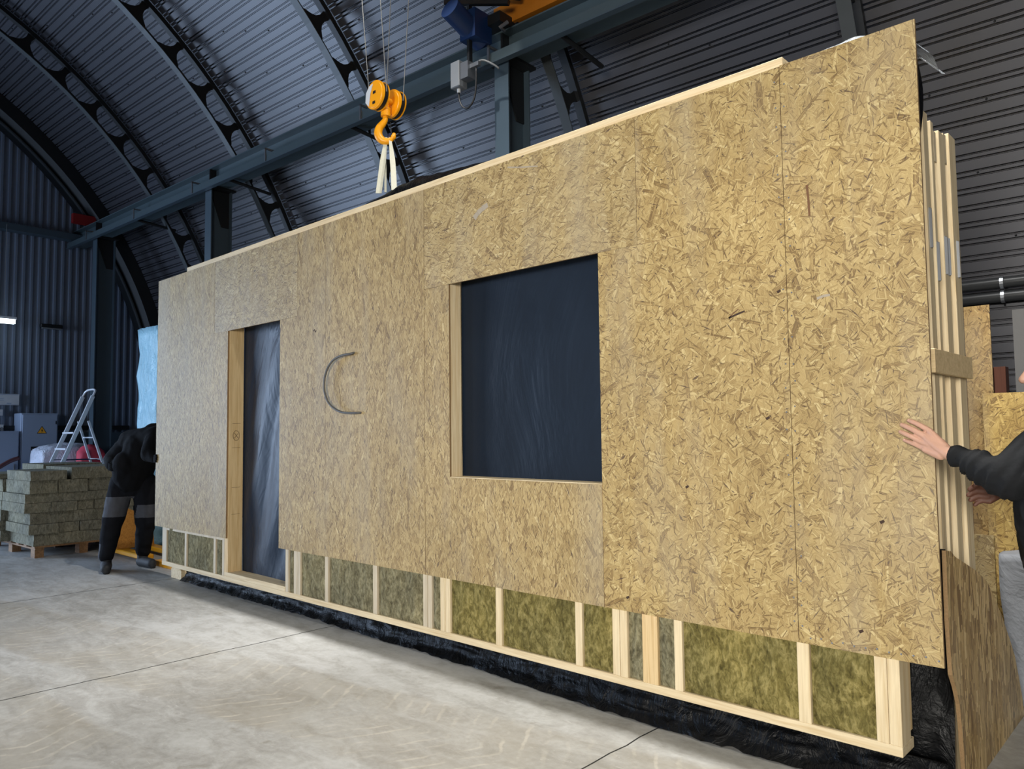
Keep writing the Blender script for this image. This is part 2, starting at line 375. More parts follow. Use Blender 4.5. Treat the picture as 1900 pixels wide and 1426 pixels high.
# narrow cut joints across the slab, as recessed dark strips just proud of nothing: thin grooves of filler
for i, x in enumerate((-2.12, -5.05, -7.98)):
    m_ = MB(); pts = [(x + random.uniform(-.006, .006) - .0, -3 + .12 * k) for k in range(95)]
    for (xa, ya), (xb, yb) in zip(pts, pts[1:]):
        m_.add([(xa - .004, ya, .0012), (xa + .003, ya, .0012), (xb + .003, yb, .0012), (xb - .004, yb, .0012)], [(0, 1, 2, 3)])
    o = m_.build('trim_%d' % (i + 1), 'truss_dark', kind='structure')

# curved corrugated roof running along the hall
def roof_sheet():
    mb = MB(); prof = []
    dth = 1.1; base = .137
    th = -12.6
    while th < 192.5:
        for fr_, dr in ((0, 0), (.57, 0), (.60, .028), (.68, .028), (.705, .0), (.87, .0), (.90, .028), (.97, .028)):
            prof.append((th + fr_ * dth, 7.155 + dr * 1.9))
        th += dth
    n = len(prof); A = [-16.0, -12, -8, -4, 0, 5.4]
    vs = [HA(a, t, r) for a in A for t, r in prof]
    fs = [(k * n + i, k * n + i + 1, (k + 1) * n + i + 1, (k + 1) * n + i) for k in range(len(A) - 1) for i in range(n - 1)]
    mb.add(vs, fs)
    o = mb.build('ceiling', 'roof_steel', kind='structure')
    sm = MB()
    for k in range(-4, 74):
        t = k * 1.1 * 1 - 1.6 + 1.1 * .80
        for j in range(38):
            if (k * 7 + j * 3) % 4: continue
            a = -15.6 + j * .5 + (k % 3) * .11
            c = HA(a, t, 7.148); sm.ball(c, .009, 6, 4)
    sm.build('screw', 'black_steel', o, kind='stuff')
roof_sheet()
# gable end wall with a gate opening far left of the view
def gable():
    mb = MB(); a0 = -15.95; bs = []
    b = 4.988 - .131 * 95
    def top(b):
        d = 7.2 ** 2 - (b - B0) ** 2; return Z0 + math.sqrt(max(d, 0.0)) if d > 0 else 0
    prof = []
    while b < 7.35:
        for o_, da in ((-.030, .03), (-.018, 0), (.018, 0), (.030, .03)): prof.append((b + o_, da))
        b += .131
    for (b1, d1), (b2, d2) in zip(prof, prof[1:]):
        t1, t2 = top(b1), top(b2)
        if t1 <= .05 or t2 <= .05: continue
        lo = 4.2 if (-3.2 < b1 < .95) else 0
        if lo >= min(t1, t2): continue
        mb.add([H(a0 - .03 + (.03 - d1) * 1, b1, lo), H(a0 - .03 + (.03 - d2), b2, lo), H(a0 - .03 + (.03 - d2), b2, t2), H(a0 - .03 + (.03 - d1), b1, t1)], [(0, 1, 2, 3)])
    mb.build('wall_end', 'gable_steel', kind='structure')
gable()
# thick rim arch against the end wall
def rim():
    mb = MB(); N = 90; ang = [-12 + 204 * i / N for i in range(N + 1)]
    sec = [(-15.9, 7.15), (-15.45, 7.15), (-15.45, 6.92), (-15.62, 6.82), (-15.9, 6.80)]
    vs = [HA(a, t, r) for t in ang for a, r in sec]; k = len(sec)
    fs = [(i * k + j, i * k + (j + 1) % k, (i + 1) * k + (j + 1) % k, (i + 1) * k + j) for i in range(N) for j in range(k)]
    mb.add(vs, fs).build('trim_4', 'truss_dark', kind='structure')
    mb = MB(); sec = [(-15.46, 6.93), (-15.40, 6.93), (-15.40, 6.90), (-15.64, 6.78), (-15.66, 6.80)]
    vs = [HA(a - .02, t, r) for t in ang for a, r in [(-15.60, 6.80), (-15.53, 6.80), (-15.53, 6.775), (-15.60, 6.775)]]; k = 4
    fs = [(i * k + j, i * k + (j + 1) % k, (i + 1) * k + (j + 1) % k, (i + 1) * k + j) for i in range(N) for j in range(k)]
    mb.add(vs, fs).build('trim_5', 'truss_steel', kind='structure')
rim()
# horizontal rail on the end wall
MB().box((-15.88, -7, 5.20), (-15.66, 5.75, 5.32), H).build('trim_6', 'column_green', kind='structure')
MB().box((-15.88, 4.2, 1.60), (-15.80, 6.6, 1.68), H).build('trim_7', 'truss_dark', kind='structure')
MB().box((-15.86, 5.22, .0), (-15.76, 6.9, 1.55), H).build('trim_8', 'column_green', kind='structure')

# ---- open web arches
ARCH = ((-12.98, 'steel roof arch nearest the ribbed end wall, left of the others'),
        (-10.22, 'steel roof arch running down behind the second column from the left'),
        (-7.45, 'steel roof arch coming down behind the crane hook'),
        (-4.59, 'steel roof arch beside the wide column in the middle'),
        (-1.80, 'steel roof arch just behind the top right corner of the panel'),
        (0.95, 'steel roof arch outside the right edge of the view'))
for a, lab in ARCH[:5]:
    t = thing('roof_arch', H(a, B0 + 6.9, 0), lab, 'arch', 'open web steel arches under the curved roof')
    N = 72; ang = [-12.6 + (102.6 + 92) * i / N for i in range(N + 1)]
    def band(a0, a1, r0, r1, name, mats):
        mb = MB(); sec = [(a0, r0), (a1, r0), (a1, r1), (a0, r1)]
        vs = [HA(x, q, r) for q in ang for x, r in sec]
        for i in range(N):
            for j in range(4):
                mb.k = 0
                mb.add([vs[i * 4 + j], vs[i * 4 + (j + 1) % 4], vs[(i + 1) * 4 + (j + 1) % 4], vs[(i + 1) * 4 + j]], [(0, 1, 2, 3)])
        mb.build(name, mats, t)
    band(a - .055, a + .055, RI - .012, RI, 'inner_flange', 'truss_steel')
    band(a - .006, a + .006, RI, RI + .05, 'inner_rib', 'truss_dark')
    band(a - .045, a + .045, RO - .055, RO + .01, 'outer_chord', 'truss_dark')
    me = None
    for k in range(-14, 25):
        th = 59.0 - 5.03 * k
        if th < -12 or th > 178: continue
        if me is None:
            mb = MB(); h = RO - RI; poly = []
            # spool shaped plate: wide foot on the inner chord, thin neck, small flare at the outer chord
            L = [(.0, .205), (.045, .185), (.10, .105), (.15, .062), (.21, .045), (.27, .05), (.31, .07)]
            poly = [(-x, y) for y, x in L] + [(x, y) for y, x in reversed(L)]
            mb.prism(poly, -.007, .007, lambda u, v, d: (u, d, v))
            o = mb.build('gusset_plate', 'truss_dark'); me = o.data
            o.parent = t
        else:
            o = bpy.data.objects.new('gusset_plate', me); COL.objects.link(o); o.parent = t
        p = HA(a, th, RI + .01); er = (HA(a, th, RI + 1) - HA(a, th, RI)).normalized(); et = er.cross(AH)
        o.matrix_local = Matrix.Translation(p - t.location) @ Matrix((et, AH, er)).transposed().to_4x4()
        
# ---- columns
for a, lab in ((-14.86, 'tall steel column at the far left before the end wall'), (-10.70, 'tall steel column whose top stands left of the panel, second from the left'), (-4.92, 'wide steel column rising behind the middle of the panel')):
    t = thing('steel_column', H(a + .09, 5.66, 0), lab, 'column', 'steel columns under the crane runway')
    MB().box((a, 5.50, 0), (a + .18, 5.515, 5.1), H).build('front_flange', 'column_green', t)
    MB().box((a, 5.815, 0), (a + .18, 5.83, 5.1), H).build('rear_flange', 'column_green', t)
    MB().box((a + .085, 5.515, 0), (a + .095, 5.815, 5.1), H).build('web', 'column_green', t)
    MB().box((a - .06, 5.46, 5.085), (a + .24, 5.86, 5.115), H).build('cap_plate', 'truss_dark', t)
    MB().box((a - .04, 5.44, 0), (a + .22, 5.89, .02), H).build('base_plate', 'truss_dark', t)
    MB().prism([(5.515, 5.08), (5.815, 5.08), (5.815, 4.55), (5.70, 4.55)], a + .10, a + .115, lambda u, v, d: H(d, u, v)).build('bracket', 'truss_dark', t)
# ---- crane runway
t = thing('crane_runway_beam', H(-7, 5.6, 5.115), 'long green crane runway beam crossing below the curved roof', 'beam')
MB().box((-15.9, 5.50, 5.115), (3.5, 5.74, 5.13), H).build('lower_flange', 'crane_green', t)
MB().box((-15.9, 5.61, 5.13), (3.5, 5.63, 5.385), H).build('web', 'crane_green', t)
MB().box((-15.9, 5.50, 5.385), (3.5, 5.74, 5.40), H).build('upper_flange', 'crane_green', t)
MB().box((-15.9, 5.595, 5.40), (3.5, 5.645, 5.43), H).build('crane_track', 'truss_dark', t)
for a in (-4.83, -10.6, -14.77): MB().box((a - .012, 5.51, 5.13), (a + .012, 5.62, 5.385), H).build('stiffener', 'truss_dark', t)
t = thing('cable_rail', H(-7, 5.42, 5.02), 'slim grey cable rail hung along the front of the crane beam', 'rail')
MB().box((-16.28 + .45, 5.40, 5.055), (3.5, 5.44, 5.155), H).build('rail', 'crane_green', t)
MB().box((-15.83, 5.385, 5.045), (3.5, 5.455, 5.058), H).build('lower_lip', 'column_green', t)
for k in range(10):
    a = -14.9 + 2.0 * k
    m_ = MB(); m_.box((a - .012, 5.385, 5.05), (a + .012, 5.40, 5.24), H); m_.box((a - .012, 5.385, 5.22), (a + .012, 5.52, 5.24), H)
    m_.build('hanger', 'galvanized', t)
for k, (a, lab) in enumerate(((-13.0, 'leftmost'), (-10.0, ''), (-7.2, ''), (-4.08, ''))):
    m_ = MB(); m_.tube([H(a, 5.45, 5.09 - .0), H(a, 6.15, 5.03)], .024, 8)
    m_.build('brace_tube', 'truss_dark', t)

# ================================================================== THE TIMBER PANEL
P = thing('timber_wall_panel', (-4.5, 3.39, .145), 'long timber frame wall panel sheathed in strand board with a door and a window opening', 'wall panel')
YF, YO = 3.315, 3.30
g = .0012
def board(poly, mat, dy=0.0, chips=True):
    mb = MB(); mb.k = 0; n = len(poly)
    yf, yb = YO + dy, YF - .0005
    vs = [fXZ(u, v, yf) for u, v in poly] + [fXZ(u, v, yb) for u, v in poly]
    mb.add(vs, [tuple(range(n - 1, -1, -1))]); o = len(mb.v) - 2 * n
    mb.k = 1
    for i in range(n): mb.f.append((i, (i + 1) % n, n + (i + 1) % n, n + i)); mb.mi.append(1)
    mb.f.append(tuple(range(n, 2 * n))); mb.mi.append(1)
    return mb.build('sheathing_board', [mat, 'osb_edge'], P)
ZB, ZT = .530, 3.090
XL, XR = -8.205, -.848
WL, WR, WB, WT = -3.647, -2.449, 1.168, 2.411
DL, DR, DT = -6.648, -5.735, 2.408
board([(XL, ZB), (DL, ZB), (DL, DT), (-6.92, DT), (-6.92, ZT), (XL, ZT)], 'osb_upright')
board([(-6.92 + g, DT + g), (-5.47 - g, DT + g), (-5.47 - g, ZT), (-6.92 + g, ZT)], 'osb_lying', .0008)
board([(DR, ZB), (-5.06 - g, ZB), (-5.06 - g, ZT), (-5.47 + g, ZT), (-5.47 + g, DT), (DR, DT)], 'osb_upright', .0004)
board([(-5.06 + g, ZB), (-3.89 - g, ZB), (-3.89 - g, ZT), (-5.06 + g, ZT)], 'osb_upright')
board([(-3.89 + g, WT - .001), (-3.89 + g, ZB), (WL - .03, ZB), (WL - .03, WB), (WL, WB), (WL, WT)], 'osb_upright', .0006)
board([(-3.89 + g, WT + g), (-2.195 - g, WT + g), (-2.195 - g, ZT), (-3.89 + g, ZT)], 'osb_lying', .0008)
board([(WL - .03 + g, ZB), (WR - g, ZB), (WR - g, WB), (WL - .03 + g, WB)], 'osb_upright', .0004)
board([(WR + g, ZB), (-1.412 - g, ZB), (-1.412 - g, ZT), (-2.195 + g, ZT), (-2.195 + g, WT), (WR + g, WT)], 'osb_mixed')
board([(-1.412 + g, ZB), (XR, ZB), (XR, ZT + .004), (-1.412 + g, ZT + .004)], 'osb_mixed', .0006)
# saw cuts running past the corners of the openings, thin dark grooves
sc = MB()
for (x0, x1, z) in ((-2.195, -1.93, WT), ):
    sc.box((x0, YO - .0004, z - .0012), (x1, YO + .003, z + .0012))
sc.box((WR - .0012, YO - .0004, .95), (WR + .0012, YO + .003, WB))
sc.build('saw_cut', 'osb_edge', P)
# frame
bx = lambda a, b: MB().box(a, b)
YB = 3.460
bx((-8.05, YF, .147), (-1.014, YB, .189)).build('bottom_plate', 'pine_x', P, bevel=.002)
bx((-7.56, YF, 3.052), (-1.402, YB, 3.138)).build('top_plate', 'pine_x', P, bevel=.002)
S = [(-8.045, -7.945, 'g'), (-7.522, -7.481, 'g'), (-6.913, -6.870, 'g'), (-6.743, -6.700, 'g'), (-6.697, -6.650, 'w'),
     (-5.652, -5.606, 'g'), (-5.525, -5.479, 'g'), (-5.475, -5.429, 'g'), (-5.083, -5.037, 'g'), (-4.478, -4.430, 'g'), (-3.933, -3.890, 'g'), (-3.887, -3.847, 'g'),
     (-3.763, -3.718, ''), (-3.715, -3.670, ''), (-3.265, -3.217, ''), (-2.659, -2.612, ''), (-2.412, -2.367, ''), (-2.364, -2.319, ''),
     (-2.228, -2.138, 'w'), (-2.043, -1.999, ''), (-1.430, -1.376, ''), (-1.110, -1.063, ''), (-1.061, -1.014, '')]
for a, b, k in S:
    z1 = 3.052
    spans = [(.189, z1)]
    if -3.66 < a < -2.46: spans = [(.189, WB - .046), (WT + .096, z1)]
    for za, zb in spans: bx((a, YF, za), (b, YB - (.035 if b == -1.014 else 0), zb)).build('stud', {'g': 'pine_grey', 'w': 'pine_warm', '': 'pine_z'}[k], P, bevel=.0015)
bx((-1.045, YB - .034, .22), (-1.016, YB - .004, 3.05)).build('end_batten', 'pine_warm', P, bevel=.001)
# nailed ledger seen as a thin shadow line under the boards
bx((-8.03, YF + .001, .505), (-6.70, YF + .02, .528)).build('backing_strip', 'pine_grey', P)
# insulation between the studs
gaps = []
for (a0, a1, k0), (b0_, b1, k1) in zip(S, S[1:]):
    if b0_ - a1 > .02 and not (a1 < -6.6 and b0_ > -5.7): gaps.append((a1, b0_))
for i, (xa, xb) in enumerate(gaps):
    top = 1.115 if xb > -3.66 and xa < -2.45 else 3.04
    mb = MB(); nu = max(3, int((xb - xa) / .025)); nv = 22
    zt = min(top, .80); sd = Vector((i * 3.1, 0, 0))
    def fn(u, v, xa=xa, xb=xb, zt=zt, sd=sd):
        x = xa + .002 + (xb - xa - .004) * u; z = .19 + (zt - .19) * v
        e = min(u, 1 - u, v * 3) * 2; e = min(1, e * 3)
        d = noise.noise(Vector((x * 9, 0, z * 6)) + sd) * .012 + noise.noise(Vector((x * 34, 0, z * 22)) + sd) * .006 + abs(noise.noise(Vector((x * 5, 7, z * 3)) + sd)) * .008
        return (x, YF + .016 - .010 * e - d * e + .0, z)
    mb.grid(fn, nu, nv)
    mb.box((xa + .002, YF + .03, .19), (xb - .002, YB - .01, top))
    mb.build('insulation_batt', 'wool_grey' if xb < -3.8 or (xb - xa) < .12 else 'wool_green', P, smooth=True)
# opening linings
yw, yd = 3.405, 3.445
bx((WL - .045, YF, WB - .045), (WL + .0, yw, WT + .095)).build('window_jamb', 'pine_z', P)
bx((WR, YF, WB - .045), (WR + .045, yw, WT + .095)).build('window_jamb', 'pine_z', P)
bx((WL + .0, YF - .016, WB + .0005), (WR + .0, yw + .02, WB + .006)).build('window_sill', 'pine_x', P, bevel=.002)
bx((WL, YF, WT + .05), (WR, yw + .02, WT + .095)).build('window_header', 'pine_x', P)
# door lining
bx((DL - .0, YF + .002, .189), (DL + .012, YB - .01, DT + .09)).build('door_jamb', 'pine_warm', P)
bx((DR - .0 + .083, YF + .001, .189), (DR + .128, YB - .01, DT)).build('door_jamb', 'pine_grey', P)
bx((DL + .012, YF, DT + .045), (DR + .083, YB, DT + .09)).build('door_header', 'pine_x', P)
bx((DL - .045, YF - .003, .189), (DR + .082, YB - .01, .228)).build('door_sill', 'pine_x', P, bevel=.002)
# pencilled cross in a circle and a few strokes on the door jamb
mk = MB(); cc = Vector((DL + .0135, 3.383, 1.452))
ring = [cc + Vector((0, .030 * math.cos(q), .045 * math.sin(q))) for q in [2 * math.pi * i / 20 for i in range(21)]]
mk.tube(ring, .0014, 5, False)
mk.tube([cc + Vector((0, -.018, .024)), cc + Vector((0, .018, -.022))], .0014, 5); mk.tube([cc + Vector((0, .018, .020)), cc + Vector((0, -.018, -.024))], .0014, 5)
for z in (1.56, 1.34, .98, .74): mk.tube([Vector((DL + .0135, 3.345, z)), Vector((DL + .0135, 3.425, z + .004))], .0010, 5)
mk.build('pencil_mark', 'ink', P)
# membranes closing the openings from behind
def sheet(x0, x1, z0, z1, y, mat, amp, f=2.2, seed=0, nu=40, nv=60, name='membrane', diag=0.0):
    mb = MB()
    def fn(u, v):
        x = x0 + (x1 - x0) * u; z = z0 + (z1 - z0) * v
        p = Vector((x * f + z * diag, seed, z * f * .6 - x * diag))
        d = noise.noise(p) * amp + noise.noise(p * 2.7 + Vector((0, 5, 0))) * amp * .35
        e = min(1, 6 * min(u, 1 - u, v, 1 - v))
        return (x, y + d * e, z)
    return mb.grid(fn, nu, nv).build(name, mat, P, smooth=True)
sheet(WL - .01, WR + .01, WB - .01, WT + .07, yw + .018, 'film_navy', .012, 2.2, 3)
def door_film():
    mb = MB(); x0, x1, z0, z1 = DL + .005, DR + .09, .20, DT + .06
    def fn(u, v):
        x = x0 + (x1 - x0) * u; z = z0 + (z1 - z0) * v
        # long slanting pulls towards the upper right corner
        q = (x - x0) * 1.0 - (z - z0) * .36
        d = .028 * math.sin(q * 13 + 1.5 * noise.noise(Vector((x * 2, 1, z)))) * (.4 + .6 * u) + .014 * noise.noise(Vector((x * 7 - z * 2.2, 4, z * 1.2)))
        e = min(1, 8 * min(u, v, 1 - v))
        return (x, yd - .015 + d * e * .6 + .03 * (1 - u), z)
    mb.grid(fn, 44, 70).build('membrane', 'film_blue', P, smooth=True)
door_film()
# single dark strands and a grey scuff pressed into the boards
def strand(pts, w, mat, name):
    mb = MB()
    for (xa, za), (xb, zb) in zip(pts, pts[1:]):
        d = Vector((xb - xa, 0, zb - za)).normalized(); n_ = Vector((-d.z, 0, d.x)) * w / 2
        a_, b_ = Vector((xa, YO - .0004, za)), Vector((xb, YO - .0004, zb))
        mb.add([a_ - n_, b_ - n_ * .8, b_ + n_ * .8, a_ + n_, a_ - n_ + Vector((0, .0014, 0)), b_ - n_ * .8 + Vector((0, .0014, 0)), b_ + n_ * .8 + Vector((0, .0014, 0)), a_ + n_ + Vector((0, .0014, 0))], [(0, 1, 2, 3), (0, 1, 5, 4), (1, 2, 6, 5), (2, 3, 7, 6), (3, 0, 4, 7)])
    mb.build(name, mat, P)
strand([(-1.306, 2.519), (-1.301, 2.448), (-1.299, 2.38)], .011, 'strand_brown', 'dark_strand')
strand([(-1.695, 1.973), (-1.659, 1.985), (-1.614, 1.997)], .010, 'ink', 'dark_strand')
strand([(-1.695, 1.973), (-1.672, 1.993), (-1.645, 2.010)], .006, 'strand_brown', 'dark_strand')
strand([(-1.280, 2.012), (-1.252, 2.020), (-1.224, 2.021)], .012, 'scuff_grey', 'scuff_mark')
strand([(-3.403, 2.795), (-3.37, 2.822), (-3.33, 2.842), (-3.282, 2.856)], .038, 'scuff_grey', 'scuff_mark')
strand([(-3.11, 3.049), (-3.0, 3.022), (-2.87, 2.996)], .009, 'scuff_grey', 'scuff_mark')
for x, z in ((-1.939, 1.177), (-1.051, 1.071), (-1.448, 2.066), (-2.30, .60), (-1.15, .62), (-1.52, 1.50), (-5.22, 2.27), (-5.20, 2.26)):
    strand([(x - .008, z - .004), (x + .008, z + .005)], .013, 'ink', 'dark_knot')
# nail heads along board seams
nh = MB()
for k in range(24):
    z = .6 + k * .105
    for x in (-1.432, -1.392): nh.ball((x + random.uniform(-.004, .004), YO - .0005, z + random.uniform(-.02, .02)), (.004, .0015, .004), 6, 4)
for k in range(12):
    nh.ball((-1.36 + k * .045, YO - .0005, .556 + random.uniform(-.006, .006)), (.004, .0015, .004), 6, 4)
nh.build('nail_head', 'galvanized', P, kind='stuff')
# conduit loop
pts = [(-4.685, 2.052), (-4.70, 2.042), (-4.80, 2.036), (-4.90, 2.008), (-4.97, 1.950), (-5.007, 1.870), (-5.008, 1.790), (-4.965, 1.705), (-4.895, 1.652), (-4.80, 1.617), (-4.70, 1.607), (-4.612, 1.606), (-4.60, 1.606)]
def smooth_path(p, n=4):
    out = []
    P_ = [Vector(q) for q in p]
    for i in range(len(P_) - 1):
        p0, p1, p2, p3 = P_[max(i - 1, 0)], P_[i], P_[i + 1], P_[min(i + 2, len(P_) - 1)]
        for k in range(n):
            t = k / n
            out.append(.5 * ((2 * p1) + (-p0 + p2) * t + (2 * p0 - 5 * p1 + 4 * p2 - p3) * t * t + (-p0 + 3 * p1 - 3 * p2 + p3) * t ** 3))
    out.append(P_[-1]); return out
cp = []
for i, (x, z) in enumerate(pts):
    n_ = len(pts) - 1; d = math.sin(math.pi * i / n_) ** .5 if 0 < i < n_ else -.15
    cp.append((x, YO - .045 * d, z))
MB().tube(smooth_path(cp), .0085, 10).build('conduit_loop', 'conduit_grey', P, smooth=True, label='grey flexible conduit loop sticking out of two holes')

# bearers under the panel
for i, (x, lab) in enumerate(((-1.75, 'timber bearer under the right end of the panel, wrapped in plastic'), (-7.95, 'pale timber bearer under the left end of the panel'))):
    o = MB().box((x - .12, 3.42, 0), (x + .12, 3.53, .095)).box((x - .10, 3.42, .095), (x + .10, 3.53, .147)).build('timber_bearer', 'pine_y', bevel=.002)
    tag(o, lab, 'timber', 'bearers under the panel')

# black plastic sheet bunched below and behind the panel
def skirt():
    mb = MB()
    def fn(u, v):
        x = -7.80 + 6.93 * u
        n1 = noise.noise(Vector((x * 2.1, 0, v * 2))); n2 = noise.noise(Vector((x * 9, 3, v * 5))); n3 = abs(noise.noise(Vector((x * 4 + v, 9, v * 3))))
        kx = [(-7.9, 3.46), (-5.3, 3.45), (-4.4, 3.42), (-3.4, 3.40), (-2.2, 3.33), (-.8, 3.36)]
        for (xa, ya), (xb, yb) in zip(kx, kx[1:]):
            if xa <= x <= xb: yc = ya + (yb - ya) * (x - xa) / (xb - xa)
        y = yc + .03 - .05 * v + n1 * .02 + n2 * .012 - n3 * .03 * v
        z = .16 * (1 - v) ** .8 + .004 + .02 * abs(n2) * v
        if v > .85: y -= (v - .85) * .30
        bow = math.sin(math.pi * min(1, max(0, u * 1.02)))
        return (x, max(y, 3.25), max(min(z, .142), .004))
    mb.grid(fn, 260, 14)
    o = mb.build('plastic_sheet', 'film_black', smooth=True)
    tag(o, 'black plastic sheet bunched on the floor under the panel', 'plastic sheet')
    mb = MB()
    def f2(u, v):
        # hangs at the right end of the panel, from inside the frame to the offcut
        s_ = u; x = -1.0 + .11 * s_ + .0; y = 3.50 + .06 * math.sin(u * 5 + v * 3) + .12 * u
        n1 = noise.noise(Vector((u * 4, 0, v * 5))) * .03
        return (-1.35 + .475 * u, 3.505 + n1 * .6 + .012 * math.sin(6 * u + 4 * v), .005 + .95 * v)
    mb.grid(f2, 30, 34)
    o = mb.build('plastic_sheet', 'film_black', smooth=True)
    tag(o, 'black plastic sheet hanging behind the right lower corner of the panel', 'plastic sheet')
skirt()
def film_strip(name, f, nu, nv, mat, lab):
    o = MB().grid(f, nu, nv).build(name, mat, smooth=True); tag(o, lab, 'plastic sheet'); return o
def f3(u, v):
    x = -1.38 + .46 * u; n_ = noise.noise(Vector((x * 9, v * 3, 2))); pk = .012 + .034 * math.exp(-((u - .60) / .22) ** 2) + .03 * math.exp(-((u - .25) / .25) ** 2) * .6
    z = 3.082 + (pk + n_ * .016) * math.sin(math.pi * v) * (1 if u < .99 else .6) + .008
    return (x, 3.318 + .12 * v, z)
film_strip('plastic_film', f3, 40, 12, 'film_clear', 'clear shiny plastic film crumpled on the top edge near the right corner')
def f4(u, v):
    return (-.90 + .085 * u + .02 * v, 3.35 + .16 * v, 3.06 - .10 * u + .015 * math.sin(7 * v) - .05 * v)
film_strip('plastic_film', f4, 10, 10, 'film_clear', 'small clear film flap sticking out past the top right corner')
def f5(u, v):
    return (-.893 + .022 * math.sin(3 * v) * u, 3.34 + .13 * u, 3.03 - .36 * v)
film_strip('plastic_sheet', f5, 8, 16, 'film_black', 'narrow black plastic strip hanging behind the top right edge of the panel')
def f6(u, v):
    x = -5.05 + 1.95 * u
    if u < .5: h = .10 * (u / .42) ** 1.6 if u < .42 else .10
    else: h = .10 * max(0, 1 - (u - .5) / .5) ** .7
    h *= 1 + .25 * noise.noise(Vector((x * 8, 1, v * 4)))
    return (x, 3.33 + .20 * v, 3.138 + max(.004, h * math.sin(math.pi * min(1, v * 1.0)) ** .5))
film_strip('plastic_sheet', f6, 60, 12, 'film_black', 'black plastic sheet bunched on top of the panel below the slings')
def f7(u, v):
    x = -7.95 + .75 * u; h = .035 * math.sin(math.pi * u) + .02 * noise.noise(Vector((x * 12, 1, v)))
    return (x, 3.33 + .12 * v, 3.09 + max(.003, (h + .02) * math.sin(math.pi * v)))
film_strip('plastic_sheet', f7, 30, 8, 'film_black', 'small black plastic scrap on the top left end of the panel')

# ================================================================== HOOK BLOCK
K = thing('crane_hook_block', (-4.46, 3.40, 3.60), 'yellow crane hook block with two sheaves hanging above the panel', 'crane hook')
def disc(c, r, y0, y1, name, mat, bev=.006):
    mb = MB(); N = 36; prof = [(0, y0), (r * .86, y0), (r * .90, y0 + .004 * (1 if y1 > y0 else -1)), (r, y0 + (y1 - y0) * .25), (r, y1), (0, y1)]
    vs = []; fs = []
    for rr, y in prof:
        for k in range(N): vs.append((c[0] + rr * math.cos(2 * math.pi * k / N), y, c[1] + rr * math.sin(2 * math.pi * k / N)))
    for i in range(len(prof) - 1):
        for k in range(N): fs.append((i * N + k, i * N + (k + 1) % N, (i + 1) * N + (k + 1) % N, (i + 1) * N + k))
    mb.add(vs, fs); return mb.build(name, mat, K, smooth=True, sharp=30)
for y, c in ((3.325, (-4.46, 3.935)), (3.478, (-4.46, 3.915))):
    cv = disc(c, .106, y - .012, y + .010, 'sheave_cover', 'crane_yellow')
    disc(c, .100, y + .011, y + .044, 'sheave', 'black_rubber')
    disc(c, .106, y + .045, y + .053, 'sheave_rim', 'crane_yellow')
stk = MB(); stk.prism([(-4.56, 3.90), (-4.52, 3.86), (-4.50, 3.955), (-4.47, 4.02), (-4.515, 4.01), (-4.553, 3.97)], 3.310, 3.3125, lambda u, v, d: (u, d, v)); stk.build('sticker', 'paper', K)
MB().box((-4.475, 3.310, 3.865), (-4.445, 3.3125, 3.885)).box((-4.47, 3.310, 3.94), (-4.44, 3.3125, 3.96)).build('sticker', 'black_rubber', K)
MB().tube([(-4.46, 3.37, 3.925), (-4.46, 3.47, 3.92)], .026, 12).build('axle', 'crane_yellow', K, smooth=True, sharp=40)
m_ = MB(); m_.tube([(-4.46, 3.42, 3.91), (-4.46, 3.42, 3.875), (-4.46, 3.42, 3.862), (-4.46, 3.42, 3.845)], lambda q: .024 if q < .4 else .036, 14); m_.tube([(-4.46, 3.42, 3.85), (-4.46, 3.42, 3.80)], .036, 14)
m_.build('swivel', 'crane_yellow', K, smooth=True, sharp=40)
hd = Vector((.72, .69, 0)).normalized(); hc0 = Vector((-4.46, 3.42, 0))
hp = [(0, 3.81), (-.004, 3.775), (-.022, 3.745), (-.045, 3.715), (-.056, 3.68), (-.048, 3.645), (-.022, 3.618), (.012, 3.612), (.042, 3.628), (.058, 3.655), (.062, 3.675)]
path = smooth_path([hc0 + hd * (u - .0) + Vector((0, 0, z)) for u, z in hp])
MB().tube(path, lambda q: (.017 + .014 * math.sin(math.pi * min(1, q * 1.15)) ** 1.2) if q < .85 else .020 * (1.06 - q) / .21 + .004, 14).build('hook', 'crane_yellow', K, smooth=True)
MB().beam(hc0 + hd * .035 + Vector((0, 0, 3.755)), hc0 + hd * .045 + Vector((0, 0, 3.665)), .012, .006, hd).build('safety_latch', 'black_steel', K)
# ropes up to the trolley
for i, (x, y, c, xt) in enumerate(((-4.563, 3.350, 3.935, -4.80), (-4.357, 3.350, 3.935, -4.56), (-4.563, 3.502, 3.915, -4.42), (-4.357, 3.502, 3.915, -4.17))):
    o = MB().tube([(x, y, c), (xt, y + .0, 5.95)], .0035, 6).build('wire_rope', 'steel_rope')
    tag(o, ('leftmost', 'second from left', 'third from left', 'rightmost')[i] + ' of the four thin steel wire ropes above the crane hook', 'rope', 'wire ropes above the hook block')
t = thing('crane_bridge', H(-4.4, 0, 5.5), 'orange overhead crane bridge with its end carriage on the runway', 'crane')
MB().box((-4.62, -4.8, 5.78), (-4.36, 5.45, 6.18), H).build('girder', 'crane_orange', t)
m_ = MB(); m_.box((-4.78, 5.52, 5.46), (-3.1, 5.74, 5.74), H); m_.box((-4.95, 5.53, 5.50), (-4.78, 5.73, 5.68), H); m_.build('end_carriage', 'crane_orange', t)
for a in (-4.72, -3.3): MB().tube([H(a, 5.56, 5.50), H(a, 5.68, 5.50)], .07, 20).build('wheel', 'black_steel', t)
m_ = MB(); m_.tube([H(-4.98, 4.94, 5.46), H(-4.98, 5.38, 5.30)], .105, 20); m_.box((-5.06, 5.16, 5.24), (-4.86, 5.40, 5.52), H); m_.build('motor', 'motor_blue', t, smooth=True, sharp=35)
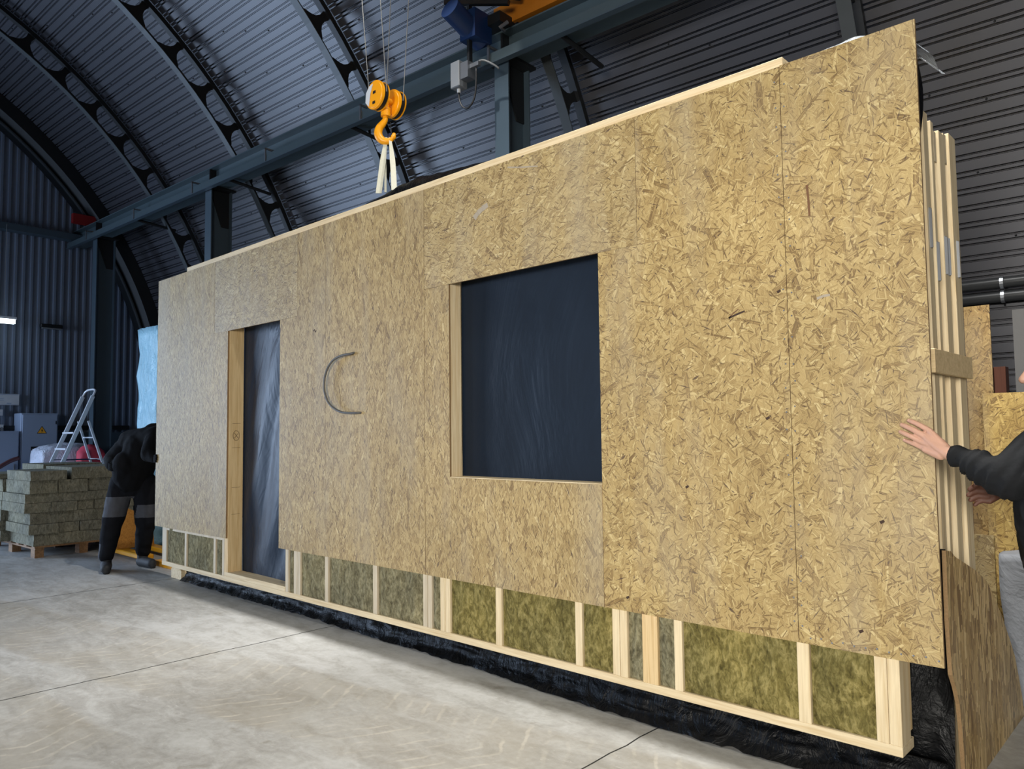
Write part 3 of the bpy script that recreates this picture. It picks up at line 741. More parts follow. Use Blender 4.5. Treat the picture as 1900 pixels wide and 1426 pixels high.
MB().box((-4.95, 5.34, 5.40), (-4.70, 5.56, 5.50), H).build('gearbox', 'black_steel', t)
MB().beam(H(-5.2, 5.1, 5.66), H(-4.55, 5.30, 5.50), .05, .045).beam(H(-4.95, 5.12, 5.72), H(-4.50, 5.42, 5.58), .04, .05).build('collector_arm', 'black_steel', t)
MB().tube([H(-4.62, 5.36, 5.36), H(-4.66, 5.30, 5.30), H(-4.70, 5.40, 5.32)], .018, 8).build('collector_head', 'galvanized', t)
MB().box((-4.7, 3.1, 5.95), (-4.0, 3.8, 6.35), H).build('trolley', 'crane_orange', t)
t = thing('pendant_cable_box', H(-5.05, 5.2, 4.8), 'grey electric box hung on a black rod in front of the crane beam', 'electric box')
MB().beam(H(-4.97, 5.2, 5.66), H(-4.97, 5.2, 4.98), .045, .03, AH).build('rod', 'black_steel', t)
MB().box((-5.18, 5.14, 4.80), (-5.06, 5.26, 5.06), H).build('box', 'grey_plastic', t, bevel=.008)
MB().box((-5.05, 5.15, 4.86), (-4.95, 5.25, 5.02), H).box((-4.95, 5.18, 4.95), (-4.84, 5.22, 4.99), H).build('bracket', 'galvanized', t)
MB().tube([H(-5.12, 5.2, 4.80), H(-5.12, 5.2, 4.765)], .018, 10).build('cable_gland', 'white_plastic', t)
MB().tube(smooth_path([H(-5.12, 5.2, 4.77), H(-5.11, 5.2, 4.68), H(-5.06, 5.2, 4.60), H(-4.99, 5.2, 4.58), H(-4.92, 5.2, 4.64), H(-4.89, 5.2, 4.76), H(-4.885, 5.2, 4.94)]), .009, 8).build('loop_cable', 'black_rubber', t, smooth=True)
MB().tube(smooth_path([H(-4.98, 5.2, 4.93), H(-4.92, 5.21, 4.985), H(-4.82, 5.22, 5.0), H(-4.72, 5.26, 4.94), H(-4.68, 5.3, 4.90)]), .010, 8).build('tail_cable', 'cable_grey', t, smooth=True)

# ---- webbing slings
def ribbon(p, q, wd, n=14, bow=0, name='lifting_sling', lab='', tw=0):
    p = Vector(p); q = Vector(q); d = (q - p); mb = MB(); vs = []; fs = []
    sdv = Vector((.66, .75, 0)).normalized()
    for i in range(n + 1):
        t_ = i / n; c = p + d * t_ + sdv * bow * math.sin(math.pi * t_); ww = wd * (.45 + .55 * min(1, t_ * 2.5)) / 2
        th = Vector((.75, -.66, 0)) * .003; rot = Matrix.Rotation(tw * (1 - t_), 3, 'Z')
        s2 = rot @ sdv
        vs += [c - s2 * ww - th, c + s2 * ww - th, c + s2 * ww + th, c - s2 * ww + th]
    for i in range(n):
        for j in range(4): fs.append((i * 4 + j, i * 4 + (j + 1) % 4, (i + 1) * 4 + (j + 1) % 4, (i + 1) * 4 + j))
    fs += [(0, 1, 2, 3), (n * 4 + 3, n * 4 + 2, n * 4 + 1, n * 4)]
    mb.add(vs, fs); o = mb.build(name, 'webbing', smooth=False); tag(o, lab, 'sling', 'white webbing slings'); return o
ribbon((-4.455, 3.42, 3.64), (-4.52, 3.40, 3.23), .044, lab='white webbing sling leg going down left from the crane hook')
ribbon((-4.43, 3.435, 3.64), (-4.355, 3.415, 3.22), .040, bow=.006, lab='white webbing sling leg going down right from the crane hook', tw=.5)
ribbon((-4.475, 3.43, 3.61), (-4.49, 3.44, 3.24), .016, lab='narrow white webbing strand close behind the left sling leg', tw=1.0)
o = MB().box((-4.452, 3.425, 3.640), (-4.415, 3.455, 3.668)).build('blue_tag', 'motor_blue', bevel=.004); tag(o, 'small blue label sewn on the sling inside the hook', 'label')

# ================================================================== RIGHT SIDE
# upright frames packed behind the panel end
FR = [(3.545, 3.632, 2.815, 2.387, 'rightmost frame but nearest to the strand board'), (3.640, 3.678, 2.822, None, ''), (3.684, 3.734, 2.807, 2.26, ''), (3.740, 3.784, 2.797, None, ''),
      (3.792, 3.920, 2.803, 2.31, ''), (3.930, 4.095, 2.83, 2.32, '')]
ordn = ('first', 'second', 'third', 'fourth', 'fifth', 'rightmost')
for i, (ya, yb, zt, cl, _) in enumerate(FR):
    t = thing('ladder_frame', (-1.6, (ya + yb) / 2, 0), '%s of the upright timber frames packed behind the panel end' % ordn[i], 'timber frame', 'upright timber frames behind the panel end')
    x1 = -.90 - .006 * (i % 2); mt = ('pine_z', 'pine_grey')[i in (1, 3)]
    wd_ = yb - ya; yi = ya + wd_ * (.30 if wd_ > .1 else .16)
    x1 = -.90 - (0, .016, .004, .02, .006, 0)[i]
    MB().box((x1 - .045, yi, 0), (x1, yb - .004, zt - .0)).build('stud', mt, t, bevel=.0015)
    MB().box((-2.4, yi, zt - .045), (x1 - .045, yb - .004, zt)).build('top_rail', 'pine_x', t, bevel=.0015)
    MB().box((-2.4, yi, 0), (x1 - .045, yb - .004, .045)).build('bottom_rail', 'pine_x', t)
    MB().box((-2.4, yi, .045), (-2.355, yb - .004, zt - .045)).build('stud', 'pine_z', t)
    MB().box((-2.38, ya, .02), (x1 - .030, yi, zt - (.10 if i != 5 else .16))).build('sheathing', 'osb_brown', t)
    if i in (4, 5): MB().box((x1 - .06, ya, zt - .15), (x1 - .012, yi - .002, zt - .01)).build('end_block', 'pine_grey', t)
    if cl:
        ym = (yi + yb) / 2
        for dy in ((-.022, .022) if i == 4 else (0,)):
            MB().box((x1, ym + dy - .010, cl - .17), (x1 + .004, ym + dy + .010, cl + .005)).box((x1, ym + dy - .014, cl - .17), (x1 + .012, ym + dy - .010, cl)).build('metal_clip', 'galvanized', t)
o = MB().box((-.894, 3.475, 1.675), (-.874, 4.10, 1.775)).build('cross_board', 'pine_brown', bevel=.002); tag(o, 'short flat board nailed across the packed timber frames', 'board')

# offcut of strand board leaning on the frame ends
poly = [(3.39, .965), (3.46, .955), (3.52, .925), (3.70, .87), (3.86, .82), (4.02, .755), (4.14, .67), (4.28, .55), (4.41, .42), (4.50, .32), (4.56, .20), (4.61, .09), (4.63, .0), (3.49, .0), (3.475, .15), (3.47, .26), (3.455, .36), (3.42, .43), (3.375, .49), (3.37, .70)]
def offcut():
    mb = MB(); mb.k = 0; n = len(poly); f = lambda u, v, d: (-.862 + d + .012 * (1 - v), u, v)
    vs = [f(u, v, .0) for u, v in poly] + [f(u, v, .015) for u, v in poly]
    mb.add(vs, [tuple(range(n, 2 * n)), tuple(range(n - 1, -1, -1))]); 
    for i in range(n): mb.f.append((i, (i + 1) % n, n + (i + 1) % n, n + i)); mb.mi.append(1)
    o = mb.build('board_offcut', ['osb_offcut', 'osb_edge']); tag(o, 'curved strand board offcut standing on the floor at the right lower corner', 'board')
offcut()
def slab(name, x0, x1, y, z0, z1, mat, lab, th=.015, tilt=0.0, cat='board', group=None):
    mb = MB(); mb.k = 0
    fr = lambda x, yy, z: (x, yy + tilt * (z - z0), z)
    mb.box((x0, y, z0), (x1, y + th, z1), fr)
    o = mb.build(name, mat, bevel=0); return tag(o, lab, cat, group)
slab('strand_board', -1.142, -1.008, 5.20, 0, 2.17, 'osb_brown', 'narrow brown strand board standing upright behind the panel end')
slab('strand_board', -1.03, -.35, 5.02, .0, 1.64, 'osb_yellow', 'bright yellow strand board standing behind the worker')
slab('strand_board', -1.115, -.99, 4.93, .0, .85, 'osb_lying', 'small pale strand board piece low beside the yellow board')
# thin reddish timbers and post further back
for i, (x0, x1, lab) in enumerate(((-1.225, -1.185, 'left one of two dark reddish timbers standing behind the boards'), (-1.175, -1.105, 'right one of two dark reddish timbers standing behind the boards'))):
    tag(MB().box((x0, 6.1, 0), (x1, 6.2, 1.86)).build('red_timber', 'redwood', bevel=.002), lab, 'timber', 'dark reddish timbers')
tag(MB().box((-1.335 + .0, 5.6, 0), (-1.20, 5.7, 1.70)).build('red_timber', 'redwood'), 'dark reddish timber behind the narrow brown board', 'timber')
tag(MB().box((-1.13, 6.35, 0), (-.98, 6.42, 2.30)).build('black_sheet', 'black_rubber'), 'tall black sheet leaning at the wall behind the reddish timbers', 'sheet') if False else None
t = thing('steel_post', (-.91, 5.6, 0), 'grey brown steel post cut by the right edge of the picture', 'post')
MB().box((-.955, 5.55, 0), (-.86, 5.65, 2.17)).build('shaft', 'conduit_grey', t); MB().box((-1.0, 5.5, 0), (-.82, 5.7, .015)).build('foot_plate', 'truss_dark', t)
for i, (th, lab) in enumerate(((7.55, 'lower dark pipe running along the corrugated side wall'), (8.45, 'upper dark pipe running along the corrugated side wall'))):
    t = thing('wall_pipe', HA(-2, th, 7.05), lab, 'pipe', 'dark pipes along the side wall')
    MB().tube([HA(-6, th, 7.06), HA(4.5, th, 7.06)], .045, 14).build('pipe', 'pipe_dark', t, smooth=True)
    MB().tube([HA(-1.0, th, 7.06), HA(-.975, th, 7.06)], .054, 14).build('clamp', 'galvanized', t)
# wrapped bundle
def lump(name, c, sz, mat, lab, cat, amp=.03, f=4, n=18, pw=.35, seed=0, parent=None):
    mb = MB(); c = Vector(c)
    def side(o_, u, v):
        def fn(a, b):
            p = Vector(o_) + Vector(u) * (2 * a) + Vector(v) * (2 * b)
            q = p.normalized() * 1.0; m_ = max(abs(p.x), abs(p.y), abs(p.z)); p = p.lerp(q * 1.25, pw)
            p = Vector((p.x * sz[0] / 2, p.y * sz[1] / 2, p.z * sz[2] / 2))
            d = noise.noise(p * f + Vector((seed, 0, 0))) * amp + noise.noise(p * f * 3 + Vector((seed, 0, 0))) * amp * .4
            p = p + q * d; w = c + p; w.z = max(w.z, c.z - sz[2] / 2); return w
        return fn
    for o_, u, v in (((-1, -1, -1), (1, 0, 0), (0, 0, 1)), ((1, -1, -1), (0, 1, 0), (0, 0, 1)), ((1, 1, -1), (-1, 0, 0), (0, 0, 1)), ((-1, 1, -1), (0, -1, 0), (0, 0, 1)), ((-1, -1, 1), (1, 0, 0), (0, 1, 0)), ((-1, 1, -1), (1, 0, 0), (0, -1, 0))):
        mb.grid(side(o_, u, v), n, n)
    o = mb.build(name, mat, parent, smooth=True)
    bm = bmesh.new(); bm.from_mesh(o.data); bmesh.ops.remove_doubles(bm, verts=bm.verts, dist=.002); bmesh.ops.recalc_face_normals(bm, faces=bm.faces); bm.to_mesh(o.data); bm.free()
    if lab: tag(o, lab, cat)
    return o
lump('wrapped_bundle', (-.70, 4.84, .40), (.46, .26, .78), 'film_white', 'greyish white plastic wrapped bundle on the floor behind the worker', 'bundle', .02, 3, 18, .12)
t_ = MB().tube(smooth_path([(-.735, 4.60, .74), (-.75, 4.58, .60), (-.77, 4.57, .40), (-.765, 4.57, .30), (-.73, 4.56, .27), (-.70, 4.55, .33), (-.69, 4.55, .50)]), .007, 8).build('strap_cord', 'black_rubber', smooth=True)
tag(t_, 'thin black cord looping down in front of the white bundle', 'cord')

# ================================================================== LEFT SIDE
# rockwool pile on a pallet
t = thing('wooden_pallet', H(-11.4, 3.8, 0), 'wooden pallet under the pile of grey insulation slabs', 'pallet')
for b in (3.36, 3.86, 4.36):
    for a in (-10.58, -11.4, -12.2): MB().box((a - .07, b - .05, 0), (a + .07, b + .05, .10), H).build('block', 'pallet_wood', t)
for b in (3.36, 3.86, 4.36): MB().box((-12.3, b - .05, .10), (-10.5, b + .05, .12), H).build('deck_board', 'pallet_wood', t)
for k in range(7): MB().box((-12.3 + k * .285, 3.30, .12), (-12.2 + k * .285, 4.42, .14), H).build('deck_board', 'pallet_wood', t)
rows = [('long', .14, .285), ('short', .285, .405), ('long', .405, .545), ('short', .545, .665), ('long', .665, .775), ('short', .775, .935), ('top', .935, 1.05)]
cnt = 0
def wslab(b0_, b1, a0, a1, z0, z1, lab):
    global cnt
    cnt += 1; rr = random.Random(cnt)
    mb = MB(); sd = Vector((cnt * 2.3, cnt, 0)); n = 5
    def q(a, b, z):
        p = H(a, b, z); d = noise.noise(p * 5 + sd); e = noise.noise(p * 5 + sd + Vector((9, 9, 9)))
        return p + Vector((d * .012, e * .012, 0))
    def face(f): mb.grid(f, n, 2)
    A, B, Z = (a0, a1), (b0_, b1), (z0, z1)
    L = lambda t, s: s[0] + (s[1] - s[0]) * t
    face(lambda u, v: q(a1, L(u, B), L(v, Z))); face(lambda u, v: q(a0, L(1 - u, B), L(v, Z)))
    face(lambda u, v: q(L(u, A), b0_, L(v, Z))); face(lambda u, v: q(L(1 - u, A), b1, L(v, Z)))
    mb.grid(lambda u, v: q(L(u, A), L(v, B), z1), n, n); mb.grid(lambda u, v: q(L(1 - u, A), L(v, B), z0), n, n)
    o = mb.build('insulation_block', 'wool_slab'); bm = bmesh.new(); bm.from_mesh(o.data); bmesh.ops.remove_doubles(bm, verts=bm.verts, dist=.004); bmesh.ops.recalc_face_normals(bm, faces=bm.faces); bm.to_mesh(o.data); bm.free()
    tag(o, lab, 'insulation slab', 'insulation slabs piled on the pallet')
rown = ('bottom', 'second', 'third', 'fourth', 'fifth', 'sixth', 'top')
for r, (kd, z0, z1) in enumerate(rows):
    js = random.Random(r)
    if kd == 'top':
        wslab(3.22, 3.62, -11.3, -10.45, z0, z1, 'insulation slab lying flat at the left on top of the pile')
        wslab(3.70, 4.45, -11.4, -10.50, z0 - .0, z1 + .03, 'long insulation slab on top of the pile, right half')
        wslab(3.68, 4.42, -12.25, -11.45, z0, z1 + .05, 'bowed insulation slab at the back on top of the pile')
        wslab(3.10, 3.60, -12.2, -11.4, z0, z1 - .05, 'insulation slab at the far left back on top of the pile')
        continue
    b = 3.20 + js.uniform(-.03, .06) + (.05 if r < 2 else 0)
    i = 0
    while b < 4.42:
        ln = js.uniform(.95, 1.1) if kd == 'long' else js.uniform(.20, .36)
        b1 = min(b + ln, 4.46)
        if b1 - b < .08: break
        a1 = -10.50 + js.uniform(-.035, .03)
        wslab(b, b1 - .008, -11.35, a1, z0, z1 - .004, 'insulation slab in the %s row of the pile, number %d from the left in front' % (rown[r], i + 1) if False else 'insulation slab in the %s row of the pile, %s from the left along the front' % (rown[r], ('first', 'second', 'third', 'fourth', 'fifth', 'sixth', 'seventh')[i]))
        b = b1; i += 1
    # left flank: slabs seen end on further back
    a = -11.37; j = 0
    while a > -12.2:
        ln = js.uniform(.18, .4)
        wslab(3.16 + js.uniform(-.04, .05), 4.3, max(a - ln, -12.3), a - .015, z0, z1 - .004, 'insulation slab in the %s row, %s behind the front slabs on the left flank' % (rown[r], ('first', 'second', 'third', 'fourth', 'fifth')[j]))
        a -= ln; j += 1
        if j > 4: break

# ladder
t = thing('step_ladder', H(-13.4, 4.6, 0), 'aluminium step ladder standing behind the insulation pile', 'ladder')
rail = []
for a, nm in ((-13.18, 'rail'), (-13.60, 'rail')):
    da = .05 * (1 if a > -13.4 else -1)
    f0 = Vector(H(a + da, 4.06, 0)); f1 = Vector(H(a, 4.93, 2.12))
    MB().beam(f0, f1, .030, .06, BH).build('rail', 'aluminium', t, bevel=.004)
    g0 = Vector(H(a + da * 1.4, 5.42, 0)); g1 = Vector(H(a, 4.87, 1.72))
    MB().beam(g0, g1, .026, .035, BH).build('rear_leg', 'aluminium', t, bevel=.003)
for k in range(1, 7):
    q = k * .255 / 2.12; b_ = 4.06 + .87 * q; z = 2.12 * q
    MB().box((-13.60 - .04 * (1 - q), b_ - .05, z - .015), (-13.18 + .04 * (1 - q), b_ + .04, z + .012), H).build('step', 'aluminium', t, bevel=.002)
MB().tube(smooth_path([H(-13.60, 4.92, 2.10), H(-13.58, 4.97, 2.21), H(-13.39, 4.985, 2.235), H(-13.20, 4.97, 2.21), H(-13.18, 4.92, 2.10)]), .017, 8).build('top_hoop', 'aluminium', t, smooth=True)
for z in (.5, 1.1, 1.45):
    b_ = 5.42 - .55 * z / 1.72; MB().beam(H(-13.62, b_, z), H(-13.16, b_, z), .02, .02).build('rear_brace', 'aluminium', t)
MB().tube([H(-13.18, 4.52, 1.10), H(-13.18, 5.06, 1.10)], .006, 6).tube([H(-13.60, 4.52, 1.10), H(-13.60, 5.06, 1.10)], .006, 6).build('spreader', 'motor_blue', t)

lump('plastic_bag', H(-14.45, 4.98, .66), (.7, .95, 1.28), 'film_bag', 'white translucent plastic bag behind the step ladder', 'bag', .06, 4, 16, .4, 4)
lump('red_cloth_bundle', H(-13.86, 5.16, .64), (.35, .40, 1.24), 'red_cloth', 'pinkish red cloth showing behind the ladder rails', 'bundle', .05, 5, 12, .5, 9)
lump('red_cloth_bundle', H(-12.9, 3.28, .45), (.4, .3, .75), 'red_cloth', 'red cloth bundle at the left edge beside the insulation pile', 'bundle', .04, 5, 12, .5, 2)
# electric cabinet
t = thing('electric_cabinet', H(-15.5, 4.9, 0), 'grey blue electric cabinet with a yellow warning triangle', 'cabinet')
MB().box((-15.85, 4.60, .28), (-15.48, 5.20, 1.90), H).build('body', 'cabinet_grey', t, bevel=.008)
MB().box((-15.48, 4.62, .31), (-15.455, 5.18, 1.87), H).build('door', 'cabinet_grey', t, bevel=.004)
MB().box((-15.85, 4.64, 0), (-15.55, 5.16, .28), H).build('plinth', 'truss_dark', t)
tri = lambda s, d0, d1: MB().prism([(4.93 - .085 * s, 1.58 - .05 * s), (4.93 + .085 * s, 1.58 - .05 * s), (4.93, 1.58 + .095 * s)], d0, d1, lambda u, v, d: H(d, u, v))
tri(.95, -15.455, -15.452).build('warning_sign', 'black_rubber', t); tri(.78, -15.4515, -15.449).build('warning_sign', 'sticker_yellow', t)
MB().prism([(4.935, 1.625), (4.915, 1.58), (4.93, 1.58), (4.922, 1.545), (4.947, 1.592), (4.932, 1.592)], -15.4485, -15.446, lambda u, v, d: H(d, u, v)).build('warning_bolt', 'black_rubber', t)
MB().box((-15.455, 4.76, 1.19), (-15.44, 4.90, 1.30), H).build('meter', 'black_rubber', t); MB().box((-15.44, 4.775, 1.225), (-15.437, 4.81, 1.26), H).build('meter_label', 'paper', t)
MB().box((-15.455, 5.15, 1.70), (-15.44, 5.165, 1.76), H).build('lock', 'black_steel', t)
t = thing('metal_locker', H(-15.3, 4.2, 0), 'plain blue grey metal locker left of the electric cabinet', 'cabinet')
MB().box((-15.84, 3.85, 0), (-15.45, 4.575, 1.58), H).build('body', 'cabinet_grey', t, bevel=.006); MB().box((-15.45, 3.87, .03), (-15.43, 4.555, 1.55), H).build('door', 'cabinet_grey', t); MB().tube([H(-15.42, 4.50, .9), H(-15.42, 4.50, 1.0)], .012, 8).build('handle', 'galvanized', t)
t = thing('wall_socket_box', H(-15.7, 4.3, 1.6), 'small pale socket box with plugs above the metal locker', 'socket')
MB().box((-15.87, 4.22, 1.60), (-15.78, 4.42, 1.70), H).build('housing', 'white_plastic', t)
for b_ in (4.26, 4.33, 4.39): MB().tube([H(-15.78, b_, 1.64), H(-15.72, b_, 1.62), H(-15.72, b_, 1.585)], .018, 8).build('plug', 'grey_plastic', t)
def sign(b0_, b1, z0, z1, lab, lines):
    t = thing('notice_sign', H(-15.8, (b0_ + b1) / 2, (z0 + z1) / 2), lab, 'sign')
    MB().box((-15.855, b0_, z0), (-15.84, b1, z1), H).build('plate', 'paper', t)
    for (u0, u1, v0, v1) in lines: MB().box((-15.84, b0_ + (b1 - b0_) * u0, z0 + (z1 - z0) * v0), (-15.838, b0_ + (b1 - b0_) * u1, z0 + (z1 - z0) * v1), H).build('print_line', 'cabinet_grey', t)
sign(4.35, 4.67, 2.05, 2.25, 'pale rectangular notice sign on the ribbed wall above the cabinet', ((.04, .96, .90, .96), (.05, .25, .55, .6), (.05, .25, .4, .45), (.4, .62, .12, .2), (.04, .96, .03, .06)))
sign(4.24, 4.42, 1.86, 1.97, 'small pale notice at the left edge below the larger sign', ((.1, .9, .45, .5),))
t = thing('hanging_tube_lamp', H(-15.3, 4.1, 3.5), 'bright tube lamp hanging by a wire at the left edge', 'lamp')
MB().box((-15.36, 3.3, 3.53), (-15.26, 4.43, 3.57), H).build('housing', 'white_plastic', t); MB().box((-15.355, 3.32, 3.455), (-15.265, 4.41, 3.53), H).build('diffuser', 'lamp_tube', t)
MB().tube([H(-15.31, 4.25, 3.57), H(-15.31, 4.25, 5.2)], .006, 6).build('wire', 'cable_grey', t)
t = thing('wall_tube_lamp', H(-15.8, 5.1, 3.5), 'switched off dark tube lamp on the ribbed end wall', 'lamp')
MB().box((-15.86, 4.97, 3.50), (-15.76, 5.34, 3.57), H).build('housing', 'truss_dark', t, bevel=.01); MB().box((-15.80, 4.99, 3.475), (-15.76, 5.32, 3.50), H).build('diffuser', 'grey_plastic', t)
tag(MB().box((-15.6, 5.38, 5.5), (-15.5, 5.78, 5.68), H).build('red_stop_plate', 'red_paint'), 'small dark red plate at the far end of the crane beam', 'plate')
tag(MB().tube(smooth_path([H(-14.9, 3.86, .5), H(-14.9, 4.0, .85), H(-14.9, 4.25, 1.05), H(-14.9, 4.42, 1.12)]), .035, 10).build('red_hose', 'hose_red', smooth=True), 'dark red hose curving up in front of the metal locker', 'hose')
# cyan wrapped stack
lump('wrapped_stack', H(-11.35, 5.34, 1.53), (.70, .70, 3.06), 'film_cyan', 'tall stack wrapped in light cyan plastic behind the left end of the panel', 'bundle', .035, 3, 26, .04, 6)
lump('plastic_bag', (-10.62, 4.30, .24), (.36, .34, .46), 'film_cyan', 'bluish crumpled plastic on the floor behind the left worker', 'bag', .05, 4, 14, .3, 12)
# pallet truck
t = thing('pallet_truck', (-9.9, 3.8, 0), 'yellow hand pallet truck on the floor behind the left worker', 'pallet truck')
for y in (3.58, 3.94): MB().box((-10.35, y, .03), (-9.25, y + .14, .085)).build('fork', 'yellow_paint', t, bevel=.01)
MB().box((-10.5, 3.58, .03), (-10.35, 4.08, .26)).build('body', 'yellow_paint', t, bevel=.01)
for y in (3.60, 3.96): MB().tube([(-9.4, y, .035), (-9.4, y + .10, .035)], .035, 12).build('wheel', 'black_rubber', t)
mb = MB(); mb.prism([(3.54, .0), (4.02, .0), (3.98, .34), (3.66, .50), (3.63, .50)], -10.02, -9.99, lambda u, v, d: (d + .02 * v, u, v + .088)); tag(mb.build('plywood_piece', 'plywood_orange'), 'orange brown triangular plywood piece standing behind the left worker', 'board')
for k, (x, y, z, lab) in enumerate(((-8.75, 3.66, .03, 'short yellow plank on the floor at the left end of the panel'), (-9.0, 3.86, .17, 'upper yellow plank behind the legs of the left worker'))):
    m_ = MB(); m_.box((x - .22, y - .05, z - .03), (x + .25, y + .05, z + .03)) if k == 0 else m_.box((x - .22, y - .05, 0), (x + .35, y + .05, z + .03)); tag(m_.build('yellow_plank', 'yellow_paint', bevel=.003), lab, 'plank')

# ================================================================== PEOPLE
def remesh(mb, name, mats, parent, voxel, smooth_it=4, wr=0.0, wf=14, matfn=None, label=None, folds=None):
    me = bpy.data.meshes.new('tmp'); me.from_pydata(mb.v, [], mb.f); me.update()
    o = bpy.data.objects.new('tmp', me); COL.objects.link(o)
    md = o.modifiers.new('r', 'REMESH'); md.mode = 'VOXEL'; md.voxel_size = voxel
    if smooth_it: sm = o.modifiers.new('s', 'SMOOTH'); sm.iterations = smooth_it; sm.factor = .6
    dg = bpy.context.evaluated_depsgraph_get(); ev = o.evaluated_get(dg)
    nm = bpy.data.meshes.new_from_object(ev, depsgraph=dg); bpy.data.objects.remove(o); bpy.data.meshes.remove(me)
    off = Vector((0, 0, 0)); par = parent
    while par is not None: off += Vector(par.location); par = par.parent
    ns = [v.normal.copy() for v in nm.vertices]
    for v, nn in zip(nm.vertices, ns):
        p = v.co.copy()
        if wr:
            f = folds(p) if folds else p
            d = (1 - abs(noise.noise(f * wf)) * 2.4) * wr + noise.noise(f * wf * .45 + Vector((5, 5, 5))) * wr * .8
            p += nn * d
        v.co = p - off
    ms = mats if isinstance(mats, (list, tuple)) else [mats]
    for m in ms: nm.materials.append(M[m])
    for p in nm.polygons:
        p.use_smooth = True
        if matfn: p.material_index = matfn(p.center + off)
    nm.name = name; o = bpy.data.objects.new(name, nm); COL.objects.link(o); o.parent = parent
    if label: o['label'] = label
    return o
V = Vector
def head(mb, c, fwd, s=1.0):
    """skull with nose, jaw, ears and lips; c is the head centre, fwd where the face looks"""
    c = V(c); f = V(fwd).normalized(); sd = f.cross(V((0, 0, 1))).normalized(); u = sd.cross(f)
    pt = lambda x, y, z: c + (sd * x + f * y + u * z) * s
    mb.ball(pt(0, -.012, .03), .088 * s, 18, 14); mb.capsule(pt(0, .015, .03), pt(0, .03, -.055), .070 * s, .050 * s); mb.capsule(pt(0, .045, -.075), pt(0, .052, -.09), .038 * s, .030 * s)
    mb.capsule(pt(0, .085, .02), pt(0, .112, -.022), .009 * s, .016 * s)
    mb.capsule(pt(-.018, .088, -.052), pt(.018, .088, -.052), .009 * s, .009 * s)
    mb.capsule(pt(-.035, .078, .035), pt(.035, .078, .035), .014 * s, .014 * s)
    for k in (-1, 1): mb.capsule(pt(k * .082, -.01, .02), pt(k * .080, -.005, -.025), .017 * s, .011 * s)
    return pt
def face_bits(pt, parent, s=1.0):
    for k in (-1, 1): MB().ball(pt(k * .031, .079, .012), .011 * s, 10, 8).build('eye', 'eye_white', parent, smooth=True); MB().ball(pt(k * .031, .0885, .012), .0045 * s, 8, 6).build('pupil', 'black_rubber', parent, smooth=True)

# ---- worker at the right edge
W = thing('person', (-.36, 3.52, 0), 'person in black jacket at the right edge, holding the panel edge with one pale hand', 'person')
PX = lambda x, z, y: V((x, y, z))
pel = V((-.42, 3.56, .98)); che = V((-.455, 3.50, 1.24)); nek = V((-.415, 3.47, 1.50)); hdc = V((-.46, 3.46, 1.66))
shL = V((-.42, 3.28, 1.432)); elL = V((-.600, 3.185, 1.272)); wrL = V((-.776, 3.232, 1.352))
shR = V((-.37, 3.68, 1.43)); elR = V((-.50, 3.72, 1.20)); wrR = V((-.66, 3.52, 1.195))
hipL = V((-.42, 3.46, .93)); hipR = V((-.40, 3.66, .93)); knL = V((-.46, 3.48, .50)); knR = V((-.28, 3.68, .50)); anL = V((-.42, 3.48, .09)); anR = V((-.14, 3.70, .09))
body = MB()
body.capsule(pel, che, .12, .13); body.capsule(che, nek, .12, .05); body.capsule(nek, hdc + V((0, 0, -.06)), .052, .052)
body.capsule(shL, shR, .055, .055)
pt = head(body, hdc, (-1, -.15, -.10))
for a, b, r0, r1 in ((shL, elL, .05, .04), (elL, wrL, .040, .027), (shR, elR, .05, .04), (elR, wrR, .04, .026), (hipL, knL, .08, .052), (knL, anL, .052, .036), (hipR, knR, .08, .052), (knR, anR, .052, .036)): body.capsule(a, b, r0, r1)
for a in (anL, anR): body.capsule(a, a + V((-.12, 0, -.045)), .035, .028)
# left hand laid on the board: back to the viewer, fingers pointing left, thumb round the edge
def hand(mb, wr, knuckles, tips, curl, thumb, rp=.017):
    wr = V(wr)
    for k, tp, cu, rr in zip(knuckles, tips, curl, (.0104, .0108, .0104, .0094)):
        k = V(k); tp = V(tp); d = tp - k; m1 = k + d * .42 + V(cu); m2 = k + d * .74 + V(cu) * .8
        mb.capsule(k, m1, rr * 1.12, rr * 1.02, 12); mb.capsule(m1, m2, rr * 1.04, rr * .95, 12); mb.capsule(m2, tp, rr * .98, rr * .84, 12)
        mb.capsule(wr + (k - wr) * .15, k, rp * 1.05, .0115, 12)
    a = V(knuckles[0]); b = V(knuckles[3]); mb.capsule(a + (wr - a) * .35, b + (wr - b) * .35, .0145, .014)
    mb.capsule(a + (wr - a) * .6, b + (wr - b) * .6, .018, .017)
    for p, q, r0, r1 in thumb: mb.capsule(p, q, r0, r1, 12)
yk, yt = 3.262, 3.287
kn = [(-.852, yk, 1.438), (-.874, yk - .004, 1.420), (-.884, yk, 1.397), (-.884, yk + .006, 1.374)]
tp = [(-.930, yt, 1.478), (-.957, yt, 1.462), (-.963, yt, 1.434), (-.950, yt + .002, 1.401)]
cu = [(0, -.006, .004), (0, -.009, .004), (0, -.009, .003), (0, -.006, .002)]
th = [(V((-.812, 3.262, 1.375)), V((-.830, 3.318, 1.378)), .015, .013), (V((-.830, 3.318, 1.378)), V((-.862, 3.334, 1.388)), .0125, .010)]
hb = MB(); hand(hb, (-.786, 3.238, 1.360), kn, tp, cu, th, .0185)
hb.capsule((-.868, 3.262, 1.366), (-.812, 3.244, 1.346), .015, .021); hb.capsule((-.855, 3.258, 1.405), (-.80, 3.24, 1.362), .019, .025)
hb.capsule((-.790, 3.236, 1.357), (-.74, 3.222, 1.337), .026, .028)
